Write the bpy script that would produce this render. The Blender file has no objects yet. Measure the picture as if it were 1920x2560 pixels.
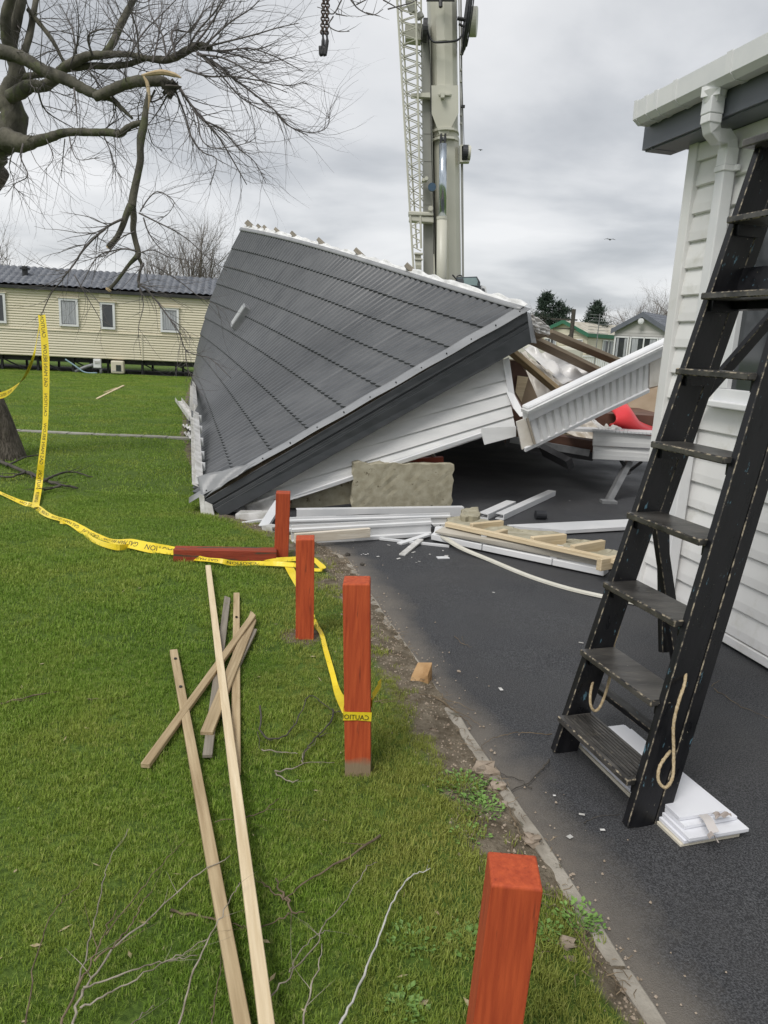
import bpy, math, random
import numpy as np
from mathutils import Vector, Matrix
random.seed(7)
rng = np.random.default_rng(7)
S = bpy.context.scene
COL = S.collection
V = lambda *a: np.array(a, float)

# ------------------------------------------------------------------ camera
FPX = 1850.0
PITCH = math.atan(427 / FPX)
ROLL = 0.05
EYE = V(0, 0, 1.58)
_F = V(0, math.cos(PITCH), -math.sin(PITCH)); _U0 = V(0, math.sin(PITCH), math.cos(PITCH)); _R0 = V(1, 0, 0)
_R = _R0 * math.cos(ROLL) + _U0 * math.sin(ROLL)
_U = -_R0 * math.sin(ROLL) + _U0 * math.cos(ROLL)
cam = bpy.data.cameras.new('camera'); camo = bpy.data.objects.new('camera', cam); COL.objects.link(camo)
cam.sensor_fit = 'VERTICAL'; cam.sensor_height = 36; cam.lens = 36 * FPX / 2560
cam.clip_start = 0.05; cam.clip_end = 2000
camo.matrix_world = Matrix(((_R[0], _U[0], -_F[0], EYE[0]), (_R[1], _U[1], -_F[1], EYE[1]), (_R[2], _U[2], -_F[2], EYE[2]), (0, 0, 0, 1)))
S.camera = camo

def ray(u, v): return _F + (u - 960) / FPX * _R - (v - 1280) / FPX * _U
def G(u, v, z=0.0):                       # where a line of sight meets the height z
    d = ray(u, v); return EYE + d * (z - EYE[2]) / d[2]
def A(u, v, Y):                           # ... meets the distance Y
    d = ray(u, v); return EYE + d * Y / d[1]
def OP(u, v, p, n):                       # ... meets the plane through p with normal n
    d = ray(u, v); return EYE + d * (np.dot(np.array(p) - EYE, n) / np.dot(d, n))

# ------------------------------------------------------------------ world, sun, exposure
SUN_EL, SUN_AZ = math.radians(52), math.radians(215)      # azimuth clockwise from +Y
W = bpy.data.worlds.new('World'); S.world = W; W.use_nodes = True
nt = W.node_tree; nt.nodes.clear()
N = lambda t, **k: (lambda n: ([setattr(n, a, b) for a, b in k.items()], n)[1])(nt.nodes.new(t))
L = lambda a, b: nt.links.new(a, b)
out = N('ShaderNodeOutputWorld'); bg = N('ShaderNodeBackground'); bg.inputs[1].default_value = 0.1
sky = N('ShaderNodeTexSky', sky_type='NISHITA', sun_disc=False, sun_elevation=SUN_EL, sun_rotation=SUN_AZ)
tc = N('ShaderNodeTexCoord'); sep = N('ShaderNodeSeparateXYZ'); L(tc.outputs['Generated'], sep.inputs[0])
zz = N('ShaderNodeMath', operation='MAXIMUM'); L(sep.outputs[2], zz.inputs[0]); zz.inputs[1].default_value = 0.0
za = N('ShaderNodeMath', operation='ADD'); L(zz.outputs[0], za.inputs[0]); za.inputs[1].default_value = 0.16
dx = N('ShaderNodeMath', operation='DIVIDE'); L(sep.outputs[0], dx.inputs[0]); L(za.outputs[0], dx.inputs[1])
dy = N('ShaderNodeMath', operation='DIVIDE'); L(sep.outputs[1], dy.inputs[0]); L(za.outputs[0], dy.inputs[1])
cmb = N('ShaderNodeCombineXYZ'); L(dx.outputs[0], cmb.inputs[0]); L(dy.outputs[0], cmb.inputs[1])
n1 = N('ShaderNodeTexNoise'); n1.inputs['Scale'].default_value = .85; n1.inputs['Detail'].default_value = 7; n1.inputs['Roughness'].default_value = 0.5; n1.inputs['Distortion'].default_value = 0.25
L(cmb.outputs[0], n1.inputs['Vector'])
n2 = N('ShaderNodeTexNoise'); n2.inputs['Scale'].default_value = 0.45; n2.inputs['Detail'].default_value = 3
L(cmb.outputs[0], n2.inputs['Vector'])
mx = N('ShaderNodeMath', operation='MULTIPLY_ADD'); L(n2.outputs[0], mx.inputs[0]); mx.inputs[1].default_value = 0.45; L(n1.outputs[0], mx.inputs[2])
cr = N('ShaderNodeValToRGB'); L(mx.outputs[0], cr.inputs[0])
e = cr.color_ramp.elements
e[0].position = 0.56; e[0].color = (3.0, 3.14, 3.33, 1)
e[1].position = 0.86; e[1].color = (5.9, 5.92, 5.98, 1)
x = cr.color_ramp.elements.new(0.65); x.color = (3.85, 3.97, 4.15, 1)
x = cr.color_ramp.elements.new(0.735); x.color = (4.95, 5.03, 5.15, 1)
mix = N('ShaderNodeMixRGB'); mix.inputs[0].default_value = 0.94; L(sky.outputs[0], mix.inputs[1]); L(cr.outputs[0], mix.inputs[2])
L(mix.outputs[0], bg.inputs[0]); L(bg.outputs[0], out.inputs[0])
sl = bpy.data.lights.new('sun', 'SUN'); sl.energy = 1.4; sl.angle = math.radians(25); sl.color = (1, 0.97, 0.93)
so = bpy.data.objects.new('sun', sl); COL.objects.link(so)
sd = Vector((math.sin(SUN_AZ) * math.cos(SUN_EL), math.cos(SUN_AZ) * math.cos(SUN_EL), math.sin(SUN_EL)))
so.rotation_euler = sd.to_track_quat('Z', 'Y').to_euler(); so.location = (0, 0, 30)
S.view_settings.view_transform = 'Standard'; S.view_settings.look = 'None'; S.view_settings.gamma = 1
S.view_settings.exposure = 0.62; S.view_settings.use_curve_mapping = False

# ------------------------------------------------------------------ materials
MATS = {}
def mat(name, c1, c2=None, rough=0.6, scale=8.0, stretch=(1, 1, 1), bump=0.0, bscale=None, metal=0.0, rand=0.0, c3=None, spots=0.62, sscale=30, spec=None, detail=6, lo=0.35, hi=0.65, trans=0.0, bdist=0.01, rrand=0.0, ssoft=.03, sdet=5, c4=None, s4=60, t4=.7):
    m = bpy.data.materials.new(name); m.use_nodes = True; MATS[name] = m
    t = m.node_tree; b = t.nodes['Principled BSDF']
    nn = lambda k: t.nodes.new(k)
    b.inputs['Roughness'].default_value = rough; b.inputs['Metallic'].default_value = metal
    if spec is not None: b.inputs['Specular IOR Level'].default_value = spec
    if trans: b.inputs['Transmission Weight'].default_value = trans
    c2 = c2 or tuple(min(1, k * 1.18) for k in c1)
    tcd = nn('ShaderNodeTexCoord'); mp = nn('ShaderNodeMapping'); mp.inputs['Scale'].default_value = stretch
    oi = nn('ShaderNodeObjectInfo')
    ad = nn('ShaderNodeVectorMath'); ad.operation = 'ADD'
    ml = nn('ShaderNodeMath'); ml.operation = 'MULTIPLY'; ml.inputs[1].default_value = 37.0
    t.links.new(oi.outputs['Random'], ml.inputs[0])
    t.links.new(tcd.outputs['Object'], mp.inputs[0]); t.links.new(mp.outputs[0], ad.inputs[0]); t.links.new(ml.outputs[0], ad.inputs[1])
    no = nn('ShaderNodeTexNoise'); no.inputs['Scale'].default_value = scale; no.inputs['Detail'].default_value = detail
    t.links.new(ad.outputs[0], no.inputs['Vector'])
    r = nn('ShaderNodeMapRange'); r.inputs[1].default_value = lo; r.inputs[2].default_value = hi
    t.links.new(no.outputs[0], r.inputs[0])
    mi = nn('ShaderNodeMixRGB'); mi.inputs[1].default_value = (*c1, 1); mi.inputs[2].default_value = (*c2, 1)
    t.links.new(r.outputs[0], mi.inputs[0]); col = mi.outputs[0]
    if c3:
        s = nn('ShaderNodeTexNoise'); s.inputs['Scale'].default_value = sscale; s.inputs['Detail'].default_value = 5
        t.links.new(ad.outputs[0], s.inputs['Vector'])
        q = nn('ShaderNodeMapRange'); q.inputs[1].default_value = spots; q.inputs[2].default_value = spots + ssoft; s.inputs['Detail'].default_value = sdet; s.inputs['Roughness'].default_value = .65
        t.links.new(s.outputs[0], q.inputs[0])
        m3 = nn('ShaderNodeMixRGB'); m3.inputs[2].default_value = (*c3, 1)
        t.links.new(q.outputs[0], m3.inputs[0]); t.links.new(col, m3.inputs[1]); col = m3.outputs[0]
    if c4:
        s = nn('ShaderNodeTexNoise'); s.inputs['Scale'].default_value = s4; s.inputs['Detail'].default_value = 3
        t.links.new(tcd.outputs['Object'], s.inputs['Vector'])
        q = nn('ShaderNodeMapRange'); q.inputs[1].default_value = t4; q.inputs[2].default_value = t4 + .02
        t.links.new(s.outputs[0], q.inputs[0])
        m4 = nn('ShaderNodeMixRGB'); m4.inputs[2].default_value = (*c4, 1)
        t.links.new(q.outputs[0], m4.inputs[0]); t.links.new(col, m4.inputs[1]); col = m4.outputs[0]
    if rand:
        hs = nn('ShaderNodeHueSaturation'); rr = nn('ShaderNodeMapRange'); rr.inputs[3].default_value = 1 - rand; rr.inputs[4].default_value = 1 + rand
        t.links.new(oi.outputs['Random'], rr.inputs[0]); t.links.new(rr.outputs[0], hs.inputs['Value']); t.links.new(col, hs.inputs['Color']); col = hs.outputs[0]
    t.links.new(col, b.inputs['Base Color'])
    if rrand:
        rr = nn('ShaderNodeMapRange'); rr.inputs[3].default_value = rough - rrand; rr.inputs[4].default_value = rough + rrand
        rr.inputs[1].default_value = lo; rr.inputs[2].default_value = hi
        t.links.new(no.outputs[0], rr.inputs[0]); t.links.new(rr.outputs[0], b.inputs['Roughness'])
    if bump:
        bn = nn('ShaderNodeTexNoise'); bn.inputs['Scale'].default_value = bscale or scale * 3; bn.inputs['Detail'].default_value = 6
        t.links.new(ad.outputs[0], bn.inputs['Vector'])
        bm = nn('ShaderNodeBump'); bm.inputs['Strength'].default_value = bump; bm.inputs['Distance'].default_value = bdist
        t.links.new(bn.outputs[0], bm.inputs['Height']); t.links.new(bm.outputs[0], b.inputs['Normal'])
    return m

white = mat('white_pvc', (.66, .67, .68), (.76, .76, .76), .35, 3, bump=.05, rand=.04)
dirtywhite = mat('dirty_white_pvc', (.42, .41, .38), (.74, .73, .71), .5, 9, bump=.15, rand=.05, c3=(.2, .18, .14), spots=.66, sscale=14)
clad = mat('white_cladding', (.60, .605, .60), (.68, .68, .67), .45, 2.5, stretch=(1, 4, 4), bump=.04, rand=.03)
cladhouse = mat('house_cladding', (.69, .685, .67), (.79, .785, .77), .42, 2.0, bump=.03, rand=.02, c3=(.60, .59, .54), spots=.56, sscale=5, ssoft=.2)
bluegrey = mat('grey_fascia_board', (.115, .125, .15), (.14, .15, .175), .4, 3)
roofm = mat('roof_sheet_paint', (.070, .074, .079), (.098, .102, .107), .42, 3.0, bump=.05, rand=.07, rrand=.07)
flash = mat('roof_flashing', (.21, .215, .22), (.27, .275, .28), .38, 4, bump=.06)
dark = mat('dark_fascia_steel', (.035, .039, .042), (.05, .054, .058), .38, 3, stretch=(1, 5, 5), rrand=.06)
ridgem = mat('torn_white_membrane', (.6, .6, .59), (.82, .82, .81), .5, 6, bump=.35, bscale=20, bdist=.03)
plastic = mat('cream_plastic_sheet', (.52, .48, .41), (.70, .67, .62), .32, 3, bump=.3, bscale=7, bdist=.04)
whitesheet = mat('white_plastic_sheet', (.6, .59, .57), (.78, .77, .76), .28, 3, bump=.25, bscale=6, bdist=.04)
def woodm(name, a, b, rough=.7, rand=.12, c3=None): return mat(name, a, b, rough, 5, stretch=(.7, 14, 14), bump=.35, bscale=9, rand=rand, c3=c3, spots=.74, sscale=5, lo=.3, hi=.7, bdist=.004)
pine = woodm('fresh_pine', (.56, .44, .27), (.72, .60, .41), c3=(.36, .22, .09))
pinew = woodm('weathered_pine', (.30, .215, .115), (.48, .375, .225), c3=(.2, .13, .06))
greywood = woodm('grey_weathered_wood', (.19, .165, .13), (.31, .275, .22))
battenw = woodm('treated_batten', (.17, .135, .09), (.27, .215, .15))
redwood = woodm('red_stained_board', (.27, .05, .025), (.36, .075, .035))
ply = mat('plywood', (.36, .27, .18), (.45, .35, .25), .7, 3, stretch=(1, 8, 1), bump=.1)
brown = mat('brown_board', (.10, .05, .035), (.15, .08, .055), .6, 6)
wool = mat('mineral_wool', (.32, .29, .205), (.43, .40, .30), .95, 14, bump=.5, bscale=90, bdist=.006, c3=(.14, .12, .075), spots=.64, sscale=12)
blacksteel = mat('black_chassis_steel', (.018, .018, .02), (.035, .035, .037), .5, 10, bump=.1)
galv = mat('galvanised_steel', (.16, .165, .17), (.24, .245, .25), .45, 12)
redfab = mat('red_seat_vinyl', (.72, .035, .045), (.80, .06, .065), .4, 3)
tape = mat('yellow_tape', (.78, .58, .02), (.84, .66, .04), .35, 6, bump=.2, bscale=30)
ink = mat('black_print', (.02, .02, .02), (.03, .03, .03), .5)
kerbm = mat('kerb_concrete', (.25, .225, .185), (.36, .33, .28), .9, 12, bump=.5, bscale=60, rand=.08, c3=(.13, .12, .09), spots=.6, sscale=9)
pathm = mat('path_concrete', (.24, .23, .19), (.33, .32, .28), .9, 6, bump=.2, rand=.06)
stone = mat('brick_rubble', (.24, .19, .14), (.36, .30, .24), .9, 14, bump=.5, rand=.2)
bark = mat('bark', (.062, .058, .045), (.135, .125, .095), .9, 9, stretch=(1, 1, .5), bump=.8, bscale=26, bdist=.02, c3=(.095, .10, .055), spots=.56, sscale=5)
barkd = mat('dark_bark', (.05, .045, .038), (.085, .075, .062), .9, 10, bump=.4)
barkt = mat('trunk_bark', (.06, .05, .038), (.14, .12, .095), .95, 6, stretch=(3, 3, .6), bump=1.0, bscale=12, bdist=.05)
twigm = mat('twig_bark', (.085, .075, .072), (.14, .125, .12), .8, 10)
fartwig = mat('far_twigs', (.13, .11, .095), (.19, .165, .145), .9, 3)
torn = mat('torn_heartwood', (.42, .31, .17), (.56, .44, .28), .8, 10, stretch=(1, 1, .3), bump=.5)
paletwig = mat('pale_fallen_twig', (.17, .145, .105), (.36, .32, .26), .8, 20, bump=.3, rand=.15)
brtwig = mat('brown_fallen_twig', (.10, .072, .045), (.21, .16, .10), .85, 20, bump=.3, rand=.2)
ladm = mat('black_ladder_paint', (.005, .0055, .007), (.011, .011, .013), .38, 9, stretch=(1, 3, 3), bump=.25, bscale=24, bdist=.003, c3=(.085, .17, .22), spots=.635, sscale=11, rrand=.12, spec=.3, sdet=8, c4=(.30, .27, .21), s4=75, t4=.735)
worn = mat('worn_ladder_edge', (.014, .014, .015), (.03, .028, .026), .55, 9, bump=.4, c3=(.34, .29, .21), spots=.47, sscale=45, spec=.3, ssoft=.16, sdet=10)
tread = mat('ladder_tread', (.022, .021, .020), (.085, .08, .073), .36, 3, stretch=(1, 3, 3), bump=.5, bscale=18, bdist=.004, c3=(.17, .15, .11), spots=.60, sscale=12, ssoft=.15, sdet=8, c4=(.4, .37, .3), s4=90, t4=.74)
ropem = mat('hemp_rope', (.36, .27, .15), (.52, .42, .27), .9, 120, bump=.8, bscale=200, bdist=.003)
glass = mat('window_glass', (.03, .035, .04), (.05, .055, .06), .06, 2, spec=.8)
glassg = mat('cab_glass', (.12, .2, .2), (.25, .34, .34), .08, 2, spec=.8)
curtain = mat('net_curtain', (.24, .25, .27), (.50, .51, .53), .9, 8, stretch=(9, 9, .3))
cream = mat('cream_aluminium', (.69, .625, .47), (.74, .68, .53), .5, .7)
creamr = mat('cream_cladding_far', (.60, .55, .42), (.66, .61, .49), .5, .7)
fartile = mat('far_roof_tiles', (.085, .095, .115), (.15, .16, .18), .5, 5, bump=.2)
greenf = mat('green_fascia', (.03, .14, .085), (.045, .17, .10), .45, 2)
mossr = mat('mossy_roof', (.36, .33, .26), (.52, .49, .42), .8, 2.5)
greyc = mat('grey_cladding_far', (.40, .39, .37), (.47, .46, .44), .5, 1)
cranem = mat('crane_cream_paint', (.50, .49, .41), (.56, .55, .47), .4, .8)
craneg = mat('crane_grey_paint', (.30, .30, .27), (.36, .36, .33), .45, .8)
chrome = mat('chromed_piston', (.45, .5, .55), (.55, .6, .65), .18, 2, metal=.9)
rubber = mat('black_rubber', (.015, .016, .02), (.03, .032, .036), .5, 8)
needle = mat('pine_needles', (.018, .035, .022), (.035, .06, .038), .8, 3)
weedm = mat('weed_leaves', (.10, .20, .03), (.16, .28, .06), .6, 9, rand=.1)
paperm = mat('torn_card', (.36, .31, .28), (.5, .46, .43), .8, 9)
lam = mat('white_laminate', (.74, .75, .80), (.79, .80, .84), .3, 3, rand=.03)
core = mat('board_core', (.60, .56, .45), (.68, .63, .52), .7, 6)

def post_material():
    m = mat('red_stained_post', (.35, .048, .012), (.52, .092, .024), .75, 6, stretch=(14, 14, 1.0), c3=(.20, .035, .012), spots=.63, sscale=5, ssoft=.08, bump=.6, bscale=7, bdist=.004, lo=.3, hi=.7)
    t = m.node_tree; b = t.nodes['Principled BSDF']
    src = b.inputs['Base Color'].links[0].from_socket
    tcd = t.nodes.new('ShaderNodeTexCoord'); sp = t.nodes.new('ShaderNodeSeparateXYZ'); t.links.new(tcd.outputs['Object'], sp.inputs[0])
    no = t.nodes.new('ShaderNodeTexNoise'); no.inputs['Scale'].default_value = 18; t.links.new(tcd.outputs['Object'], no.inputs[0])
    ma = t.nodes.new('ShaderNodeMath'); ma.operation = 'MULTIPLY_ADD'; ma.inputs[1].default_value = .06; t.links.new(no.outputs[0], ma.inputs[0]); t.links.new(sp.outputs[2], ma.inputs[2])
    mr = t.nodes.new('ShaderNodeMapRange'); mr.inputs[1].default_value = .10; mr.inputs[2].default_value = .135; t.links.new(ma.outputs[0], mr.inputs[0])
    mi = t.nodes.new('ShaderNodeMixRGB'); mi.inputs[1].default_value = (.26, .19, .12, 1)
    t.links.new(mr.outputs[0], mi.inputs[0]); t.links.new(src, mi.inputs[2]); t.links.new(mi.outputs[0], b.inputs['Base Color'])
    return m
postbare = post_material()
postm = mat('red_stained_post_full', (.33, .045, .012), (.49, .082, .022), .75, 6, stretch=(14, 14, 1.0), c3=(.20, .035, .012), spots=.63, sscale=5, ssoft=.08, bump=.6, bscale=7, bdist=.004, rand=.1, lo=.3, hi=.7)
postl = mat('red_stained_lying_post', (.25, .036, .014), (.33, .055, .022), .75, 6, stretch=(1, 14, 14), bump=.4, c3=(.07, .06, .035), spots=.56, sscale=2.2)

def ground_material(name, kind):
    m = bpy.data.materials.new(name); m.use_nodes = True; t = m.node_tree; b = t.nodes['Principled BSDF']
    nn = lambda k: t.nodes.new(k); lk = t.links.new
    g = nn('ShaderNodeNewGeometry')
    def noise(s, d=6, r=.5):
        n = nn('ShaderNodeTexNoise'); n.inputs['Scale'].default_value = s; n.inputs['Detail'].default_value = d; n.inputs['Roughness'].default_value = r; lk(g.outputs['Position'], n.inputs[0]); return n.outputs[0]
    def rng_(s, a, b_, c=0, d=1):
        n = nn('ShaderNodeMapRange'); n.inputs[1].default_value = a; n.inputs[2].default_value = b_; n.inputs[3].default_value = c; n.inputs[4].default_value = d; lk(s, n.inputs[0]); return n.outputs[0]
    def mixc(f, a, b_):
        n = nn('ShaderNodeMixRGB')
        if isinstance(f, float): n.inputs[0].default_value = f
        else: lk(f, n.inputs[0])
        for i, c in ((1, a), (2, b_)):
            if isinstance(c, tuple): n.inputs[i].default_value = (*c, 1)
            else: lk(c, n.inputs[i])
        return n.outputs[0]
    at = nn('ShaderNodeAttribute'); at.attribute_name = 'wear'
    bm = nn('ShaderNodeBump')
    if kind == 'asphalt':
        c = mixc(rng_(noise(170, 3), .42, .62), (.014, .015, .018), (.080, .082, .088))
        c = mixc(rng_(noise(1.7, 6), .4, .62, 0, .3), c, (.052, .050, .049))
        c = mixc(rng_(noise(420, 1), .70, .74, 0, .8), c, (.26, .26, .26))
        ad = nn('ShaderNodeMath'); ad.operation = 'MULTIPLY_ADD'; lk(noise(5, 8, .6), ad.inputs[0]); ad.inputs[1].default_value = .9; lk(at.outputs['Fac'], ad.inputs[2])
        c = mixc(rng_(ad.outputs[0], .62, 1.35, 0, .85), c, (.17, .15, .125))
        lk(c, b.inputs['Base Color'])
        lk(rng_(noise(.9, 4), .4, .62, .5, .8), b.inputs['Roughness'])
        lk(noise(260, 3), bm.inputs['Height']); bm.inputs['Strength'].default_value = .7; bm.inputs['Distance'].default_value = .006
    elif kind == 'lawn':
        gr = mixc(rng_(noise(1.3, 5), .35, .65), (.085, .145, .025), (.14, .21, .04))
        gr = mixc(rng_(noise(60, 4), .4, .65, 0, .7), gr, (.025, .05, .01))
        gr = mixc(rng_(noise(.35, 3), .45, .65, 0, .35), gr, (.12, .16, .04))
        d = mixc(rng_(noise(14, 8, .65), .35, .65), (.10, .080, .055), (.235, .20, .15))
        d = mixc(rng_(noise(90, 4), .55, .7, 0, .6), d, (.07, .055, .035))
        ad = nn('ShaderNodeMath'); ad.operation = 'MULTIPLY_ADD'; lk(noise(7, 8, .6), ad.inputs[0]); ad.inputs[1].default_value = .8; lk(at.outputs['Fac'], ad.inputs[2])
        lk(mixc(rng_(ad.outputs[0], .78, .98), gr, d), b.inputs['Base Color']); b.inputs['Roughness'].default_value = .95
        b.inputs['Specular IOR Level'].default_value = .15
        lk(noise(45, 8, .7), bm.inputs['Height']); bm.inputs['Strength'].default_value = .8; bm.inputs['Distance'].default_value = .02
    lk(bm.outputs[0], b.inputs['Normal']); return m
asph = ground_material('asphalt_surface', 'asphalt'); lawnm = ground_material('lawn_surface', 'lawn')

def blade_material():
    m = bpy.data.materials.new('grass_blade'); m.use_nodes = True; t = m.node_tree; b = t.nodes['Principled BSDF']
    nn = lambda k: t.nodes.new(k); lk = t.links.new
    g = nn('ShaderNodeNewGeometry')
    def noise(s, d=3):
        n = nn('ShaderNodeTexNoise'); n.inputs['Scale'].default_value = s; n.inputs['Detail'].default_value = d; lk(g.outputs['Position'], n.inputs[0]); return n.outputs[0]
    def cr(s, stops):
        n = nn('ShaderNodeValToRGB'); lk(s, n.inputs[0]); el = n.color_ramp.elements
        el[0].position, el[0].color = stops[0][0], (*stops[0][1], 1); el[1].position, el[1].color = stops[-1][0], (*stops[-1][1], 1)
        for p, c in stops[1:-1]: q = el.new(p); q.color = (*c, 1)
        return n.outputs[0]
    a = cr(noise(1.4, 5), [(.3, (.125, .23, .024)), (.46, (.205, .33, .04)), (.66, (.37, .41, .08))])
    i = cr(noise(55, 1), [(.35, (.12, .21, .026)), (.55, (.24, .36, .05)), (.70, (.48, .50, .19))])
    mi0 = nn('ShaderNodeMixRGB'); mi0.inputs[0].default_value = .5; lk(a, mi0.inputs[1]); lk(i, mi0.inputs[2])
    # mossy, yellowed growth within half a metre of the kerb
    sp = nn('ShaderNodeSeparateXYZ'); lk(g.outputs['Position'], sp.inputs[0])
    k1 = nn('ShaderNodeMath'); k1.operation = 'MULTIPLY_ADD'; lk(sp.outputs[1], k1.inputs[0]); k1.inputs[1].default_value = -.26; k1.inputs[2].default_value = 1.1
    k2 = nn('ShaderNodeMath'); k2.operation = 'SUBTRACT'; lk(k1.outputs[0], k2.inputs[0]); lk(sp.outputs[0], k2.inputs[1])
    k3 = nn('ShaderNodeMath'); k3.operation = 'MULTIPLY_ADD'; lk(noise(3.2, 5), k3.inputs[0]); k3.inputs[1].default_value = -1.5; lk(k2.outputs[0], k3.inputs[2])
    k4 = nn('ShaderNodeMapRange'); k4.inputs[1].default_value = -.42; k4.inputs[2].default_value = .12; k4.inputs[3].default_value = .5; k4.inputs[4].default_value = 0; lk(k3.outputs[0], k4.inputs[0])
    mi = nn('ShaderNodeMixRGB'); lk(k4.outputs[0], mi.inputs[0]); lk(mi0.outputs[0], mi.inputs[1]); mi.inputs[2].default_value = (.36, .33, .09, 1)
    lk(mi.outputs[0], b.inputs['Base Color']); b.inputs['Roughness'].default_value = .55; b.inputs['Specular IOR Level'].default_value = .25
    tl = nn('ShaderNodeBsdfTranslucent'); lk(mi.outputs[0], tl.inputs[0]); ms = nn('ShaderNodeMixShader'); ms.inputs[0].default_value = .25
    lk(b.outputs[0], ms.inputs[1]); lk(tl.outputs[0], ms.inputs[2]); lk(ms.outputs[0], t.nodes['Material Output'].inputs[0])
    return m
bladem = blade_material()

# ------------------------------------------------------------------ object helpers
WM = {}
def link(o, parent, M):
    COL.objects.link(o)
    if parent is not None:
        o.parent = parent; o.matrix_basis = WM[parent.name].inverted() @ M
    else: o.matrix_basis = M
    WM[o.name] = M
    return o
def tag(o, label=None, cat=None, group=None, kind=None):
    if label: o['label'] = label
    if cat: o['category'] = cat
    if group: o['group'] = group
    if kind: o['kind'] = kind
    return o
def empty(name, loc, label=None, cat=None, group=None):
    o = bpy.data.objects.new(name, None); o.empty_display_size = .1
    link(o, None, Matrix.Translation(Vector(loc))); return tag(o, label, cat, group)
class MB:
    def __init__(s): s.v = []; s.f = []; s.mi = []
    def add(s, vs, fs, mi=0):
        o = len(s.v); s.v += [tuple(map(float, p)) for p in vs]; s.f += [tuple(i + o for i in f) for f in fs]; s.mi += [mi] * len(fs); return s
    def box8(s, p, mi=0):   # p: 4 bottom then 4 top
        return s.add(p, [(0, 3, 2, 1), (4, 5, 6, 7), (0, 1, 5, 4), (1, 2, 6, 5), (2, 3, 7, 6), (3, 0, 4, 7)], mi)
    def box(s, c, d, ax=None, mi=0):
        c = np.array(c, float); X, Y, Z = ax if ax is not None else (V(1, 0, 0), V(0, 1, 0), V(0, 0, 1))
        h = np.array(d) / 2
        P = [c + X * h[0] * a + Y * h[1] * b + Z * h[2] * k for k in (-1, 1) for a, b in ((-1, -1), (1, -1), (1, 1), (-1, 1))]
        return s.box8(P, mi)
    def beam(s, p0, p1, w, t, up=(0, 0, 1), mi=0):
        p0, p1 = np.array(p0, float), np.array(p1, float); X = p1 - p0; l = np.linalg.norm(X); X = X / l
        Y = np.cross(up, X); Y /= np.linalg.norm(Y); Z = np.cross(X, Y)
        return s.box((p0 + p1) / 2, (l, w, t), (X, Y, Z), mi)
    def slab(s, poly, n, t, mi=0):
        n = np.array(n, float) / np.linalg.norm(n); k = len(poly); a = [np.array(p) for p in poly]; b = [p - n * t for p in a]
        return s.add(a + b, [tuple(range(k)), tuple(range(2 * k - 1, k - 1, -1))] + [(i, i + k, (i + 1) % k + k, (i + 1) % k) for i in range(k)], mi)
    def tube(s, pts, rad, n=6, mi=0, cap=True):
        pts = [np.array(p, float) for p in pts]; m = len(pts)
        if np.isscalar(rad): rad = [rad] * m
        T = [pts[min(i + 1, m - 1)] - pts[max(i - 1, 0)] for i in range(m)]; T = [t / (np.linalg.norm(t) + 1e-9) for t in T]
        a = V(0, 0, 1) if abs(T[0][2]) < .9 else V(1, 0, 0)
        u = np.cross(T[0], a); u /= np.linalg.norm(u); vs = []
        for i in range(m):
            u = u - T[i] * np.dot(u, T[i]); u /= (np.linalg.norm(u) + 1e-9); w = np.cross(T[i], u)
            for k in range(n):
                q = 2 * math.pi * k / n; vs.append(pts[i] + (u * math.cos(q) + w * math.sin(q)) * rad[i])
        fs = [(i * n + k, i * n + (k + 1) % n, (i + 1) * n + (k + 1) % n, (i + 1) * n + k) for i in range(m - 1) for k in range(n)]
        if cap: fs += [tuple(range(n - 1, -1, -1)), tuple((m - 1) * n + k for k in range(n))]
        return s.add(vs, fs, mi)
    def disc(s, c, ax, r, t, n=20, mi=0):
        c = np.array(c, float); ax = np.array(ax, float) / np.linalg.norm(ax); return s.tube([c - ax * t / 2, c + ax * t / 2], r, n, mi)
    def grid(s, fn, nu, nv, mi=0):
        vs = [fn(i / nu, j / nv) for i in range(nu + 1) for j in range(nv + 1)]
        return s.add(vs, [(i * (nv + 1) + j, (i + 1) * (nv + 1) + j, (i + 1) * (nv + 1) + j + 1, i * (nv + 1) + j + 1) for i in range(nu) for j in range(nv)], mi)
    def build(s, name, m, parent=None, label=None, cat=None, group=None, kind=None, smooth=False, origin=None, bevel=0, solid=0):
        a = np.array(s.v); c = origin
        if c is None: c = V((a[:, 0].min() + a[:, 0].max()) / 2, (a[:, 1].min() + a[:, 1].max()) / 2, a[:, 2].min())
        me = bpy.data.meshes.new(name); me.from_pydata([tuple(q) for q in (a - c)], [], s.f)
        for k in (m if isinstance(m, (list, tuple)) else [m]): me.materials.append(k)
        me.polygons.foreach_set('material_index', s.mi)
        if smooth: me.polygons.foreach_set('use_smooth', [True] * len(me.polygons))
        me.update()
        o = bpy.data.objects.new(name, me); link(o, parent, Matrix.Translation(Vector(c)))
        if solid:
            md = o.modifiers.new('thickness', 'SOLIDIFY'); md.thickness = solid
        if bevel:
            md = o.modifiers.new('bevel', 'BEVEL'); md.width = bevel; md.segments = 2; md.limit_method = 'ANGLE'
        return tag(o, label, cat, group, kind)
def frame(p0, p1, up=(0, 0, 1)):
    X = p1 - p0; l = np.linalg.norm(X); X = X / l; Y = np.cross(up, X); Y /= np.linalg.norm(Y); Z = np.cross(X, Y)
    return l, X, Y, Z
def mtx(p, X, Y, Z): return Matrix(((X[0], Y[0], Z[0], p[0]), (X[1], Y[1], Z[1], p[1]), (X[2], Y[2], Z[2], p[2]), (0, 0, 0, 1)))
def rect(w, t): return [(-w / 2, -t / 2), (w / 2, -t / 2), (w / 2, t / 2), (-w / 2, t / 2)]
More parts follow.
